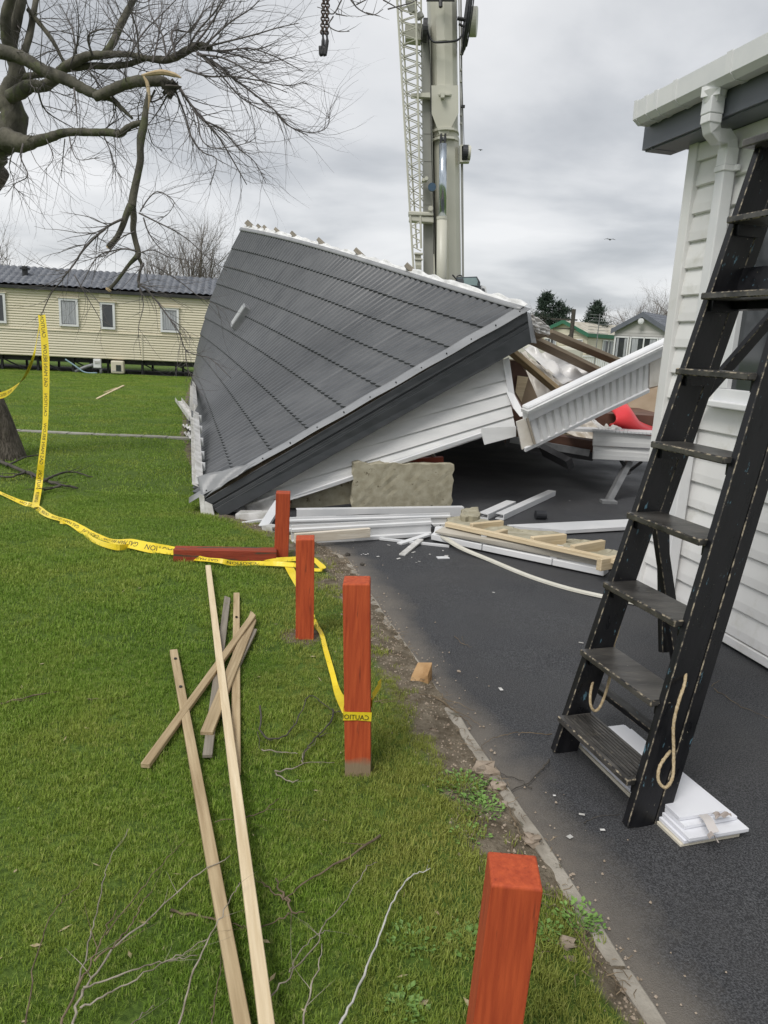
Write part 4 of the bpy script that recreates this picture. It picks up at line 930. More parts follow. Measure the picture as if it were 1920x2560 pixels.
# rear frame: two legs crossing behind, rail, diagonal
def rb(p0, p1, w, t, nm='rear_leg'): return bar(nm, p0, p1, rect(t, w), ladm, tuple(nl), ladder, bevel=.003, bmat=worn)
bk = -.16
def Lpix(u, v, Y): return A(u, v, Y)
rb(Lpix(1700, 1690, 2.95), Lpix(1628, 1190, 3.12), .055, .032)
rb(Lpix(1662, 1630, 3.02), Lpix(1655, 1150, 3.25), .05, .03)
rb(Lpix(1660, 1100, 3.12), Lpix(1945, 775, 3.05), .045, .03, 'diagonal_brace')
rb(Lpix(1484, 1708, 2.90), Lpix(1640, 1830, 2.62), .075, .022, 'lower_rail')
# ropes tied through the stiles
def rope(pts, label):
    P = smooth(pts, 6); m = MB(); m.tube(P, .0052, 7)
    for s_ in range(2):                                               # two visible strands twisting round
        Q = [p + V(math.cos(i * 1.3 + s_ * 3.14) * .0028, math.sin(i * 1.3 + s_ * 3.14) * .0028, math.sin(i * 1.3 + s_ * 3.14) * .002) for i, p in enumerate(P)]
        m.tube(Q, .0035, 5)
    return m.build('rope', ropem, None, label, 'rope', 'hemp ropes on the ladder', smooth=True)
q5 = lambda x, y: (1300 + x * .452, 1200 + y * .452)
rope([A(*q5(485, 692), 2.86), A(*q5(515, 740), 2.84), A(*q5(512, 850), 2.82), A(*q5(520, 960), 2.82), A(*q5(490, 1120), 2.70), A(*q5(450, 1240), 2.66), A(*q5(415, 1278), 2.66), A(*q5(390, 1240), 2.66), A(*q5(395, 1150), 2.70), A(*q5(440, 1010), 2.83), A(*q5(520, 900), 2.9), A(*q5(550, 790), 2.93), A(*q5(540, 705), 2.93)], 'hemp rope loop hanging inside the left stile above the bottom tread')
rope([A(*q5(918, 1010), 2.36), A(*q5(912, 1120), 2.30), A(*q5(880, 1220), 2.26), A(*q5(850, 1350), 2.24), A(*q5(850, 1500), 2.22), A(*q5(845, 1640), 2.19), A(*q5(805, 1702), 2.17), A(*q5(765, 1660), 2.18), A(*q5(775, 1580), 2.2), A(*q5(830, 1500), 2.25)], 'hemp rope loop hanging down the outside of the right stile')
for (x_, y_, Yk) in ((925, 990, 2.36), (1035, 997, 2.45)):
    m = MB(); c = A(*q5(x_, y_), Yk)
    for i in range(26):
        d = V(random.gauss(0, 1), random.gauss(-.4, .6), random.gauss(-.5, .7)); d /= np.linalg.norm(d); m.tube([c, c + d * random.uniform(.012, .024)], [.0035, .0012], 4)
    m.tube([c + V(-.01, 0, 0), c + V(.01, 0, .003)], .009, 8)
    m.build('rope_knot', ropem, None, 'frayed rope knot on the face of the right stile' if x_ < 1000 else 'frayed rope knot on the outer rear leg of the ladder', 'knot', 'frayed rope knots')

# ------------------------------------------------------------------ stack of white boards under the ladder
BC = [G(*q5(285, 1450)), G(*q5(885, 2040)), G(*q5(1245, 1972)), G(*q5(600, 1400))]
bx = (BC[1] - BC[0]); by = (BC[2] - BC[1])
lab = ['bottom board of the white stack under the ladder, showing a cream edge', 'second board from the bottom of the white stack under the ladder', 'middle board of the white stack, sticking out towards the wall side', 'fourth board up of the white stack under the ladder', 'topmost narrow white board of the stack under the ladder']
for i, (ox, oy, sx, sy, rt) in enumerate(((0, 0, 1, .9, 0), (.02, .02, .985, .95, .006), (.035, .10, .985, .90, -.012), (.03, .08, .93, .82, .015), (.05, .12, .87, .70, -.004))):
    z = .004 + i * .0145; e1 = bx / np.linalg.norm(bx); e2 = by - e1 * (by @ e1)
    def bp2(a, c):
        p = BC[0] + bx * (ox + sx * a) + e2 * (oy + sy * c) + by * 0; 
        d = p - BC[0]; return BC[0] + V(d[0] * math.cos(rt) - d[1] * math.sin(rt), d[0] * math.sin(rt) + d[1] * math.cos(rt), 0)
    P = [bp2(0, 0), bp2(1, 0), bp2(1 + .0, 1), bp2(0, 1)]; P = [p + V(0, 0, z + .0125) for p in P]
    m = MB(); m.slab(P, V(0, 0, 1), .0125); m.build('laminate_board', core if i == 0 else lam, None, lab[i], 'board', 'white boards stacked under the ladder', bevel=.001)
    if i == 0:
        m = MB(); m.slab([p + V(0, 0, .002) for p in P], V(0, 0, 1), .002)
cA = G(*q5(1010, 1850), .08); cB = G(*q5(1075, 1960), .085)
m = MB(); m.grid(lambda a, b_: lerp(cA, cB, a) + V(.035, .012, 0) * (b_ - .5) + V(0, 0, .012 * math.sin(a * 3.1) + (.025 * (a - .75) if a > .75 else 0)), 10, 4); m.build('card_strip', mat('pale_card', (.62, .58, .56), (.7, .67, .65), .7), None, 'curling strip of pale card lying on the near end of the white boards', 'card', solid=.001)
cC = G(*q5(1060, 1850), .08); cD = G(*q5(1155, 1850), .08)
m = MB(); m.grid(lambda a, b_: lerp(cC, cD, a) + V(.0, -.03, .0) * (b_ * (1 - .4 * a)) + V(0, 0, .012 * abs(math.sin(a * 6 + b_ * 3))), 10, 5); m.build('torn_card', paperm, None, 'torn brown card scrap at the far corner of the white boards', 'card', solid=.001)
cC = G(*q5(1035, 1965), .08)
m = MB(); m.grid(lambda a, b_: cC + V(.034 * a, .004 * a, 0) + V(0, -.02, .0) * b_ + V(0, 0, .014 * math.sin(a * 5)), 8, 4); m.build('torn_card', paperm, None, 'small rolled brown scrap at the near edge of the white boards', 'card', solid=.001)

# ------------------------------------------------------------------ cream caravan across the lawn
CA, CB = A(0, 889, 25.0), A(494, 904, 26.2)
ZB = (CA[2] + CB[2]) / 2
cd = CB - CA; cd[2] = 0; cd /= np.linalg.norm(cd); cn = V(cd[1], -cd[0], 0); cn = cn if cn[1] < 0 else -cn
CO = V(CA[0], CA[1], 0)
def CP(s, o_, z): return CO + cd * s + cn * o_ + V(0, 0, z)
def cw(u, v):
    p = OP(u, v, CO, cn) - CO; return float(p @ cd), float(p[2])
ZE = (cw(0, 708)[1] + cw(540, 757)[1]) / 2
SL, SR = -4.0, 9.6
car = empty('cream_caravan', CP(3, -1.8, 0), 'long cream static caravan on legs across the lawn at the left', 'caravan')
m = MB(); n = 26
for i in range(n):
    z0, z1 = lerp(ZB, ZE, i / n), lerp(ZB, ZE, (i + 1) / n)
    m.add([CP(SL, .0, z0), CP(SR, .0, z0), CP(SR, .022, z0 + .03), CP(SL, .022, z0 + .03), CP(SR, .012, z1), CP(SL, .012, z1)], [(0, 1, 2, 3), (3, 2, 4, 5)])
m.build('ribbed_cladding', cream, car)
m = MB(); m.box(CP((SL + SR) / 2, -1.82, (ZB + ZE) / 2), (SR - SL - .02, 3.6, ZE - ZB - .02), (cd, cn, V(0, 0, 1))); m.build('body', cream, car)
m = MB(); m.box(CP((SL + SR) / 2, .03, lerp(ZB, ZE, .40)), (SR - SL, .03, .03), (cd, cn, V(0, 0, 1))); m.build('cladding_rail', cream, car)
m = MB(); m.box(CP(4.55, .03, lerp(ZB, ZE, .2)), (.03, .03, (ZE - ZB) * .4), (cd, cn, V(0, 0, 1))); m.build('panel_joint', creamr, car)
m = MB(); m.box(CP((SL + SR) / 2, .10, ZE + .03), (SR - SL + .1, .12, .10), (cd, cn, V(0, 0, 1))); m.build('gutter', blacksteel, car)
RZ = cw(0, 672)[1]
m = MB()
def rt(a, b_):
    s = lerp(SL, SR, a); h = abs(math.sin(s * 14.3)) * .045; st = (b_ * 7) % 1
    return CP(s, .12 - 1.9 * b_, ZE + .07 + (RZ - ZE + .1) * b_ + h + .05 * (1 - st))
m.grid(rt, 420, 42); m.build('tiled_roof', fartile, car, smooth=False)
m = MB(); m.slab([CP(SL, -1.8, RZ + .1), CP(SR, -1.8, RZ + .1), CP(SR, -3.7, ZE), CP(SL, -3.7, ZE)], V(0, 0, 1), .05); m.build('rear_roof', fartile, car)
for (u, v) in ((45, 680), (502, 735)):
    s, z = cw(u, v); m = MB(); m.tube([CP(s, -.8, ZE + .3), CP(s, -.8, z + .25)], .09, 10); m.tube([CP(s, -.8, z + .14), CP(s, -.8, z + .2)], .16, 10); m.build('flue', blacksteel, car)
wins = [((-40, 730), (13, 808), 0), ((147, 745), (195, 817), 1), ((250, 755), (287, 824), 0), ((401, 769), (447, 832), 1)]
for (a, c, net) in wins:
    s0, z1 = cw(*a); s1, z0 = cw(*c); s1 = cw(c[0], a[1])[0]
    f_ = MB()
    for x0, x1, y0, y1 in ((s0, s1, z1 - .07, z1), (s0, s1, z0, z0 + .07), (s0, s0 + .07, z0 + .07, z1 - .07), (s1 - .07, s1, z0 + .07, z1 - .07)):
        f_.box(CP((x0 + x1) / 2, .05, (y0 + y1) / 2), (x1 - x0, .06, y1 - y0), (cd, cn, V(0, 0, 1)))
    fo = f_.build('window', white, car)
    m = MB(); m.box(CP((s0 + s1) / 2, .045, (z0 + z1) / 2), (s1 - s0 - .13, .01, z1 - z0 - .13), (cd, cn, V(0, 0, 1))); m.build('pane', glass, fo)
    if net:
        m = MB(); m.grid(lambda p, r: CP(lerp(s0 + .08, s1 - .08, p), .055 + .005 * math.sin(p * 50), lerp(z0 + .09, z1 - .09, r)), 60, 1); m.build('net_curtain', curtain, fo)
    m = MB(); m.box(CP((s0 + s1) / 2, .07, z1 + .02), (s1 - s0 + .1, .07, .03), (cd, cn, V(0, 0, 1))); m.build('drip_rail', cream, fo)
s_, z_ = cw(262, 741); m = MB(); m.box(CP(s_, .05, z_ + .02), (.36, .05, .12), (cd, cn, V(0, 0, 1))); m.build('wall_vent', cream, car)
m = MB()
for i in range(12):
    s = lerp(SL, SR, (i + .5) / 12)
    m.beam(CP(s, -.3, 0), CP(s, -.3, ZB), .07, .07, (1, 0, 0)); m.beam(CP(s, -3.2, 0), CP(s, -3.2, ZB), .07, .07, (1, 0, 0))
    m.beam(CP(s, -.3, ZB - .12), CP(s + .8, -.3, .02), .04, .04, (0, 1, 0))
m.box(CP(3, -.4, ZB - .1), (SR - SL, .08, .14), (cd, cn, V(0, 0, 1))); m.box(CP(3, -3.1, ZB - .1), (SR - SL, .08, .14), (cd, cn, V(0, 0, 1)))
m.build('chassis', blacksteel, car)
m = MB(); m.box(CP(3, -1.9, .01), (SR - SL, 3.6, .03), (cd, cn, V(0, 0, 1))); m.build('hardstanding', mat('hardstanding', (.06, .055, .05), (.09, .085, .08), .9), car)
def pxbox(u0, v0, u1, v1, o_, d, name, m_, lab, cat, bev=.02):
    s0, z1 = cw(u0, v0); s1, z0 = cw(u1, v1); s1 = cw(u1, v0)[0]; z0 = max(z0, .02)
    e_ = empty(name, CP((s0 + s1) / 2, o_, z0), lab, cat)
    mm = MB(); mm.box(CP((s0 + s1) / 2, o_, (z0 + z1) / 2), (s1 - s0, d, z1 - z0), (cd, cn, V(0, 0, 1))); mm.build('body', m_, e_, bevel=bev)
    return e_, s0, s1, z0, z1
e_, s0, s1, z0, z1 = pxbox(234, 897, 253, 920, .0, .2, 'meter_box', white, 'small white box on a pipe under the middle of the cream caravan', 'meter box')
mm = MB(); mm.box(CP((s0 + s1) / 2, .11, lerp(z0, z1, .65)), ((s1 - s0) * .6, .02, .08), (cd, cn, V(0, 0, 1))); mm.build('cover_plate', greyc, e_)
mm = MB(); mm.tube([CP((s0 + s1) / 2 + .1, 0, z0), CP((s0 + s1) / 2 + .1, 0, 0)], .05, 8); mm.tube(smooth([CP(s0, .0, z0 + .1), CP(s0 - .3, 0, z0), CP(s0 - .6, 0, .05)], 3), .06, 8); mm.build('pipe', galv, e_, smooth=True)
e_, s0, s1, z0, z1 = pxbox(279, 901, 311, 934, .05, .3, 'gas_meter_box', creamr, 'beige gas meter box standing on the grass beside the cream caravan', 'meter box', .04)
mm = MB(); mm.box(CP(lerp(s0, s1, .6), .21, lerp(z0, z1, .45)), (.16, .02, .2), (cd, cn, V(0, 0, 1))); mm.build('dial_window', glass, e_)
mm = MB(); mm.box(CP((s0 + s1) / 2, .2, lerp(z0, z1, .2)), ((s1 - s0) * .8, .015, .03), (cd, cn, V(0, 0, 1))); mm.build('door_lip', greyc, e_)
mm = MB(); a, b_ = cw(165, 898), cw(215, 930); mm.tube(smooth([CP(a[0], .1, a[1]), CP(lerp(a[0], b_[0], .5), .15, lerp(a[1], .1, .55)), CP(b_[0], .2, .06), CP(b_[0] + .4, .2, .05)], 5), .025, 6)
mm.build('blue_hose', mat('blue_hose', (.22, .33, .38), (.28, .40, .45), .5), None, 'pale blue hose drooping under the cream caravan', 'hose', smooth=True)

# ------------------------------------------------------------------ bare trees
def twigrec(mb, p, d, ln, r, depth, out3, wig=.25, kids=3, sides=4, droop=0.0, plane=None):
    pts = [p]; n = max(3, int(5 + depth)); st = ln / n; q = np.array(p, float); rr = [r]
    dd = np.array(d, float); dd /= np.linalg.norm(dd)
    for i in range(n):
        w = rng.normal(0, wig, 3); 
        if plane is not None: w = w - plane * (w @ plane) * .5
        dd = dd + w * .35 + V(0, 0, -droop); dd /= np.linalg.norm(dd); q = q + dd * st; pts.append(q); rr.append(r * (1 - .75 * (i + 1) / n))
    mb.tube(pts, rr, sides, cap=False)
    if depth > 0:
        for k in range(kids):
            i = int(rng.integers(1, n)); f_ = i / n
            t = pts[i + 1] - pts[i]; t /= np.linalg.norm(t); s_ = rng.normal(0, 1, 3)
            if plane is not None: s_ = s_ - plane * (s_ @ plane) * .6
            s_ -= t * (s_ @ t); s_ /= np.linalg.norm(s_)
            a = rng.uniform(.35, .95); nd = t * math.cos(a) + s_ * math.sin(a)
            twigrec(mb, pts[i], nd, ln * rng.uniform(.35, .65), max(rr[i] * .62, r * .3), depth - 1, out3, wig, kids, max(3, sides - 1), droop, plane)
TY = 8.2
tree = empty('bare_tree', V(-4.75, 8.6, 0), 'large bare tree at the left edge with a snapped branch hanging down', 'tree')
z1_ = lambda x, y: (x * .57871, y * .57871)
def TP(pts, Y0, Y1=None, jit=.0):
    Y1 = Y0 if Y1 is None else Y1; n = len(pts); return [A(*z1_(p[0], p[1]), lerp(Y0, Y1, i / max(1, n - 1))) for i, p in enumerate(pts)]
pxm = lambda w, Y: w * .57871 / FPX * Y / 2
LIMBS = [
 ([(-160, 900), (-90, 720), (-30, 620), (40, 570), (60, 500), (35, 430), (50, 380), (75, 310), (45, 200), (65, 100), (90, 0), (100, -120)], [170, 160, 140, 120, 100, 85, 72, 62, 52, 46, 40, 36], 8.4, 8.2),
 ([(48, 230), (30, 160), (25, 70), (50, -20), (60, -120)], [50, 45, 40, 38, 34], 8.2, 7.9),
 ([(100, 240), (128, 150), (150, 30), (165, -60)], [30, 26, 22, 18], 8.2, 8.5),
 ([(-60, 205), (0, 222), (60, 238), (120, 262), (180, 300), (240, 325), (300, 350), (350, 378), (400, 402), (440, 415), (480, 425), (520, 462), (572, 512)], [62, 56, 52, 48, 46, 46, 44, 42, 38, 34, 26, 18, 10], 7.9, 7.7),
 ([(40, 420), (90, 395), (130, 372), (190, 372), (240, 338), (270, 300), (320, 268), (380, 243), (440, 238), (500, 234), (560, 236), (620, 248), (700, 262), (760, 245), (820, 212), (870, 196), (915, 208)], [50, 56, 48, 42, 40, 38, 36, 34, 30, 24, 21, 20, 24, 30, 30, 26, 16], 8.2, 7.6),
 ([(275, 300), (340, 290), (400, 284), (480, 286), (560, 276), (620, 255), (700, 248)], [24, 27, 26, 24, 22, 20, 14], 8.1, 7.8),
 ([(455, 232), (490, 180), (515, 120), (545, 60), (575, 0), (600, -70)], [30, 28, 28, 26, 24, 22], 8.0, 8.2),
 ([(20, 600), (90, 618), (150, 612), (220, 592), (270, 575), (330, 570), (400, 572), (470, 572), (520, 578), (545, 556), (580, 538), (615, 528)], [90, 70, 46, 36, 32, 30, 30, 30, 28, 25, 24, 20], 8.2, 7.55),
 ([(410, 420), (470, 395), (530, 368), (590, 352), (640, 350), (690, 350), (735, 365)], [34, 40, 40, 42, 44, 42, 30], 7.7, 7.5),
 ([(60, 350), (120, 330), (200, 320), (260, 320)], [30, 26, 22, 14], 8.3, 8.2),
 ([(120, 40), (170, 100), (230, 180), (280, 280)], [16, 18, 16, 10], 8.3, 8.3),
]
limbpts = []
for pts, ws, Ya, Yb in LIMBS:
    P = smooth(TP(pts, Ya, Yb), 4); Wd = np.interp(np.linspace(0, len(ws) - 1, len(P)), range(len(ws)), ws); Ys = np.linspace(Ya, Yb, len(P))
    R_ = [pxm(w, y) * (1 + .10 * math.sin(i * 2.1) * rng.random()) for i, (w, y) in enumerate(zip(Wd, Ys))]
    m = MB(); m.tube(P, R_, 12); o = m.build('limb', bark, tree, smooth=True); limbpts.append((P, R_))
# trunk: leaning base, seen at the left edge of the lawn
tb = G(22, 1150); 
m = MB(); P = smooth([tb + V(-.12, 0, -.05), tb + V(-.15, .02, .25), tb + V(-.28, .0, .7), tb + V(-.42, -.05, 1.3), A(*z1_(-130, 880), 8.5), A(*z1_(-70, 700), 8.4)], 5)
R_ = list(np.interp(np.linspace(0, 5, len(P)), [0, 1, 2, 3, 4, 5], [.33, .25, .235, .23, .24, .26])); m.tube(P, R_, 20); m.build('trunk', barkt, tree, smooth=True)
# broken end and torn splinters
m = MB(); base_ = A(*z1_(735, 368), 7.5)
for i in range(22):
    d = V(rng.uniform(.2, 1), rng.normal(0, .4), rng.normal(-.1, .6)); d /= np.linalg.norm(d); p = base_ + rng.normal(0, .035, 3); m.tube([p - d * .06, p, p + d * rng.uniform(.03, .11)], [.02, .018, .002], 4)
m.build('splintered_end', barkd, tree)
m = MB(); P = TP([(612, 326), (650, 318), (700, 312), (750, 322), (783, 336)], 7.42); m.tube(smooth(P, 4), [pxm(w, 7.4) for w in np.interp(np.linspace(0, 4, 17), range(5), [8, 16, 22, 19, 5])], 7); m.build('torn_strip', torn, tree)
m = MB(); P = TP([(620, 330), (636, 360), (642, 410), (640, 455), (638, 492)], 7.4); m.tube(smooth(P, 4), [pxm(w, 7.4) for w in np.interp(np.linspace(0, 4, 17), range(5), [8, 15, 15, 11, 4])], 7); m.build('torn_strip', torn, tree)
HANG = [([(640, 400), (630, 470), (622, 540), (610, 590), (606, 640), (607, 690), (598, 740), (585, 800), (575, 850), (570, 890)], [14, 22, 30, 34, 28, 28, 28, 30, 32, 34], 7.4),
 ([(565, 885), (545, 930), (530, 975), (505, 1025), (470, 1068)], [30, 26, 24, 22, 26], 7.35),
 ([(572, 890), (578, 940), (575, 990), (585, 1040), (597, 1090), (592, 1112)], [28, 26, 24, 22, 24, 26], 7.45),
 ([(592, 1108), (560, 1140), (530, 1180), (495, 1225), (470, 1250)], [22, 15, 14, 14, 16], 7.4),
 ([(598, 1110), (612, 1145), (603, 1180), (598, 1244)], [16, 13, 10, 9], 7.45)]
hangpts = []
for pts, ws, Y_ in HANG:
    P = smooth(TP(pts, Y_), 4); R_ = [pxm(w, Y_) for w in np.interp(np.linspace(0, len(ws) - 1, len(P)), range(len(ws)), ws)]
    m = MB(); m.tube(P, R_, 9); m.build('snapped_branch', bark, tree, smooth=True); hangpts.append((P, R_))
for (x_, y_, d_) in ((470, 1070, (-.55, 0, -.8)), (468, 1252, (-.6, 0, -.75))):
    c = A(*z1_(x_, y_), 7.35); d = V(*d_); d /= np.linalg.norm(d); m = MB(); m.tube([c - d * .01, c + d * .008], [.028, .026], 10); m.build('cut_face', torn, tree)
# long thin branches traced from their ends
r3t = lambda x, y: (x * .4219 / .57871, (560 + y * .4219) / .57871)
THIN = [([(530, 945), (470, 975), (410, 1025), (355, 1085), (320, 1140), (272, 1200), r3t(370, 330), r3t(310, 400), r3t(265, 490), r3t(243, 545)], 11, 7.3),
 ([(600, 1180), r3t(850, 230), r3t(815, 340), r3t(870, 390), r3t(930, 460), r3t(1000, 555), r3t(1060, 640), r3t(1100, 745), r3t(1180, 780), r3t(1250, 800), r3t(1370, 915)], 9, 7.3),
 ([(600, 920), (680, 960), (760, 1000), (830, 1050), (880, 1100), (980, 1170)], 7, 7.3),
 ([(605, 915), (640, 860), (680, 828), (730, 850), (752, 880), (720, 930), (680, 945)], 6, 7.3),
 ([(620, 940), (640, 1000), (680, 1060), (740, 1110)], 7, 7.4), ([(590, 1085), (540, 1075), (480, 1085), (420, 1110), (370, 1195), (340, 1250)], 8, 7.3),
 ([(580, 1000), (520, 1030), (460, 1100), (420, 1110), (330, 1140)], 6, 7.3), ([(596, 1095), (660, 1080), (730, 1110), (800, 1120), (900, 1140)], 6, 7.3),
 ([r3t(820, 340), r3t(850, 480), r3t(820, 620), r3t(835, 780)], 5, 7.3), ([r3t(440, 300), r3t(520, 440), r3t(590, 560), r3t(600, 620)], 5, 7.3),
 ([r3t(1000, 555), r3t(1090, 620), r3t(1150, 700)], 4, 7.3), ([r3t(1100, 745), r3t(1110, 850), r3t(1165, 960), r3t(1182, 990)], 5, 7.3),
 ([r3t(900, 240), r3t(1050, 330), r3t(1180, 430), r3t(1280, 480), r3t(1300, 560)], 5, 7.3)]
FAN = [([(850, 235), (960, 250), (1060, 300), (1150, 360), (1240, 400)], 9), ([(860, 210), (980, 180), (1100, 150), (1200, 120), (1290, 100)], 9), ([(820, 220), (900, 120), (960, 20), (1000, -60)], 10),
 ([(850, 230), (940, 280), (1010, 340), (1090, 400), (1190, 480), (1250, 545), (1330, 585)], 12), ([(1180, 470), (1240, 540), (1330, 572), (1400, 560), (1423, 520), (1408, 488)], 6),
 ([(760, 360), (830, 460), (900, 540), (950, 600), (1010, 700), (1066, 798)], 12), ([(830, 470), (880, 520), (960, 560), (1030, 640), (1100, 700), (1148, 790)], 9),
 ([(750, 370), (800, 500), (830, 600), (880, 660), (935, 690), (908, 800)], 9), ([(870, 240), (960, 330), (1040, 420), (1150, 480), (1260, 500)], 8),
 ([(800, 300), (900, 330), (1000, 330), (1130, 350), (1250, 370), (1320, 350)], 9), ([(860, 215), (960, 220), (1080, 210), (1200, 250), (1310, 310)], 9),
 ([(760, 250), (740, 150), (760, 130), (830, 135), (870, 60), (930, 15)], 10), ([(720, 260), (700, 150), (650, 60), (640, -30)], 9), ([(660, 270), (680, 180), (700, 60), (690, -40)], 8), ([(800, 230), (850, 140), (920, 60), (990, -40)], 10),
 ([(670, 390), (650, 440), (700, 420), (760, 360)], 10), ([(740, 380), (690, 470), (640, 540)], 8), ([(780, 380), (850, 500), (870, 600), (930, 640), (1060, 620), (1110, 590)], 7), ([(600, 250), (590, 130), (560, 40), (540, -40)], 9),
 ([(400, 245), (380, 160), (430, 128), (520, 125)], 10), ([(330, 230), (310, 120), (260, 20)], 8), ([(300, 290), (330, 200), (340, 100), (330, 0)], 8), ([(160, 380), (200, 480), (330, 560)], 9), ([(320, 380), (330, 470), (335, 545)], 8), ([(380, 300), (440, 380), (500, 440)], 7),
 ([(480, 420), (500, 470), (470, 540)], 8), ([(100, 620), (90, 680), (120, 760), (60, 800), (110, 850)], 7), ([(300, 590), (310, 640), (340, 690), (430, 680)], 6), ([(280, 600), (270, 700), (265, 770)], 5), ([(450, 590), (480, 660), (500, 730), (525, 768)], 6), ([(640, 560), (660, 620), (700, 650)], 5),
 ([(880, 200), (990, 100), (1080, 40), (1140, -20)], 9), ([(900, 215), (1030, 240), (1130, 270), (1250, 250), (1280, 240)], 7), ([(60, 640), (40, 720), (60, 790), (20, 850)], 5), ([(200, 600), (230, 680), (190, 740)], 5),
 ([(700, 265), (780, 170), (860, 80), (900, -20)], 8), ([(560, 240), (620, 140), (700, 60), (780, -20)], 8), ([(620, 245), (560, 160), (480, 90), (420, 0)], 7)]
tw = MB(); depthv = V(0, 1, 0)
for pts, w, Y_ in THIN + [(a, b_, 7.6) for a, b_ in FAN]:
    P = smooth(TP(pts, Y_, Y_ + (rng.uniform(-.3, .5) if Y_ == 7.6 else 0)), 4); k = len(P); R_ = [pxm(w, 7.5) * (1 - .72 * i / k) for i in range(k)]
    m = MB(); m.tube(P, R_, 5); m.build('branch', twigm, tree, smooth=True)
    big = w >= 8; ncount = int(k * (1.0 if Y_ == 7.6 else .75))
    for _ in range(ncount):
        i = int(rng.integers(1, k - 1)); t = P[i + 1] - P[i]; t /= np.linalg.norm(t); s_ = rng.normal(0, 1, 3); s_[1] *= .6; s_ -= t * (s_ @ t); s_ /= np.linalg.norm(s_)
        a = rng.uniform(.3, .8); twigrec(tw, P[i], t * math.cos(a) + s_ * math.sin(a) + V(0, 0, .08), rng.uniform(.25, .75) * (1 if Y_ == 7.6 else .75), max(.0021, R_[i] * .42), 1, None, .5, 2 if big else 1, 4, 0, depthv)
for (P, R_), cnt in zip(limbpts, (5, 6, 9, 13, 26, 15, 16, 12, 7, 6, 8)):
    k = len(P)
    for _ in range(cnt):
        i = int(rng.integers(2, k - 1)); t = P[min(i + 1, k - 1)] - P[i - 1]; t /= np.linalg.norm(t); s_ = rng.normal(0, 1, 3); s_[1] *= .7; s_ -= t * (s_ @ t); s_ /= np.linalg.norm(s_)
        a = rng.uniform(.6, 1.4); twigrec(tw, P[i], t * math.cos(a) + s_ * math.sin(a), rng.uniform(.35, .95), .0052, 2, None, .55, 3, 4, 0, depthv)
o = tw.build('twigs', twigm, tree, kind='stuff')

def faretree(name, base_p, h, spread, label, n=9, seed=1, upright=True, thick=.16):
    global rng
    rng = np.random.default_rng(seed); e_ = empty(name, base_p, label, 'tree')
    m = MB(); top_ = base_p + V(0, 0, h * .3); m.tube([base_p, top_], [thick, thick * .8], 8); m.build('trunk', barkd, e_, smooth=True)
    c = MB()
    for i in range(n):
        a = rng.uniform(0, 6.283); l = spread * rng.uniform(.2, 1)
        d = V(math.cos(a) * l, math.sin(a) * l * .6, h * rng.uniform(.55, .8)); s0 = base_p + V(0, 0, h * rng.uniform(.05, .3))
        twigrec(c, s0, d, np.linalg.norm(d) * .95, thick * .45, 3, None, .10, 6, 4, -.05 if upright else .0)
    c.build('crown', fartwig, e_, kind='stuff'); return e_
def ground_at(u, Y): p = A(u, 900, Y); p[2] = 0; return p
faretree('far_bare_tree', ground_at(490, 42), 6.6, 1.7, 'tall bare tree standing close to the left edge of the grey roof', 12, 3)
faretree('far_bare_tree', ground_at(420, 44), 5.6, 1.8, 'bare tree showing through the hanging branch behind the caravan roof', 11, 4)
faretree('far_bare_tree', ground_at(535, 43), 5.2, .9, 'slim bare tree half hidden behind the upper end of the grey roof', 7, 5)
faretree('far_bare_tree', ground_at(-20, 42), 5.9, 2.4, 'bare tree at the left edge above the cream caravan roof', 11, 6, False)
faretree('far_bare_tree', ground_at(345, 44), 4.2, 1.4, 'low bare tree just above the middle of the caravan roof', 8, 9, False)
faretree('far_bare_tree', ground_at(1292, 60), 4.4, 2.0, 'small bare tree between the crane cab and the pines', 8, 7, False)
faretree('far_bare_tree', ground_at(1600, 70), 6.4, 4.5, 'broad bare tree behind the grey bungalow style caravan', 14, 8, False)
faretree('far_bare_tree', ground_at(1530, 75), 5.2, 3.2, 'bare tree between the right hand pine and the grey gable', 10, 12, False)
faretree('far_bare_tree', ground_at(1665, 60), 5.6, 1.0, 'bare tree just left of the white lodge corner', 8, 13)
def pinetree(base_p, h, w, label, seed):
    r_ = np.random.default_rng(seed); e_ = empty('pine_tree', base_p, label, 'tree')
    m = MB(); m.tube([base_p, base_p + V(0, 0, h * .9)], [.2, .05], 8); m.build('trunk', barkd, e_)
    c = MB(); nc = 170
    for i in range(nc):
        f_ = r_.random() ** .8; z = h * (.18 + .82 * f_); rad = w * (1 - f_) ** .55 * r_.uniform(.4, 1.08) * (1 + .25 * math.sin(f_ * 23)); a = r_.uniform(0, 6.283)
        p = base_p + V(math.cos(a) * rad, math.sin(a) * rad, z); s_ = r_.uniform(.25, .55) * (1.15 - .5 * f_)
        for k in range(34):
            q = p + r_.normal(0, s_ * .5, 3) * V(1, 1, .6); d = r_.normal(0, 1, 3) + V(0, 0, .6); d /= np.linalg.norm(d); u = np.cross(d, r_.normal(0, 1, 3)); u /= np.linalg.norm(u)
            l = r_.uniform(.12, .3); c.add([q - u * .03, q + u * .03, q + d * l + u * .012, q + d * l - u * .012], [(0, 1, 2, 3)])
    c.build('crown', needle, e_, kind='stuff')
pinetree(ground_at(1352, 62), 5.9, 1.5, 'left of the two dark pines, joined with its neighbour behind the green edged caravan', 1)
pinetree(ground_at(1385, 62), 5.3, 1.7, 'shorter dark pine leaning against the left pine', 2)
pinetree(ground_at(1478, 60), 5.3, 1.35, 'pointed dark pine standing alone above the mossy caravan roof', 3)
pinetree(ground_at(1580, 66), 4.0, 1.6, 'low dark evergreen behind the left eave of the grey gable', 4)
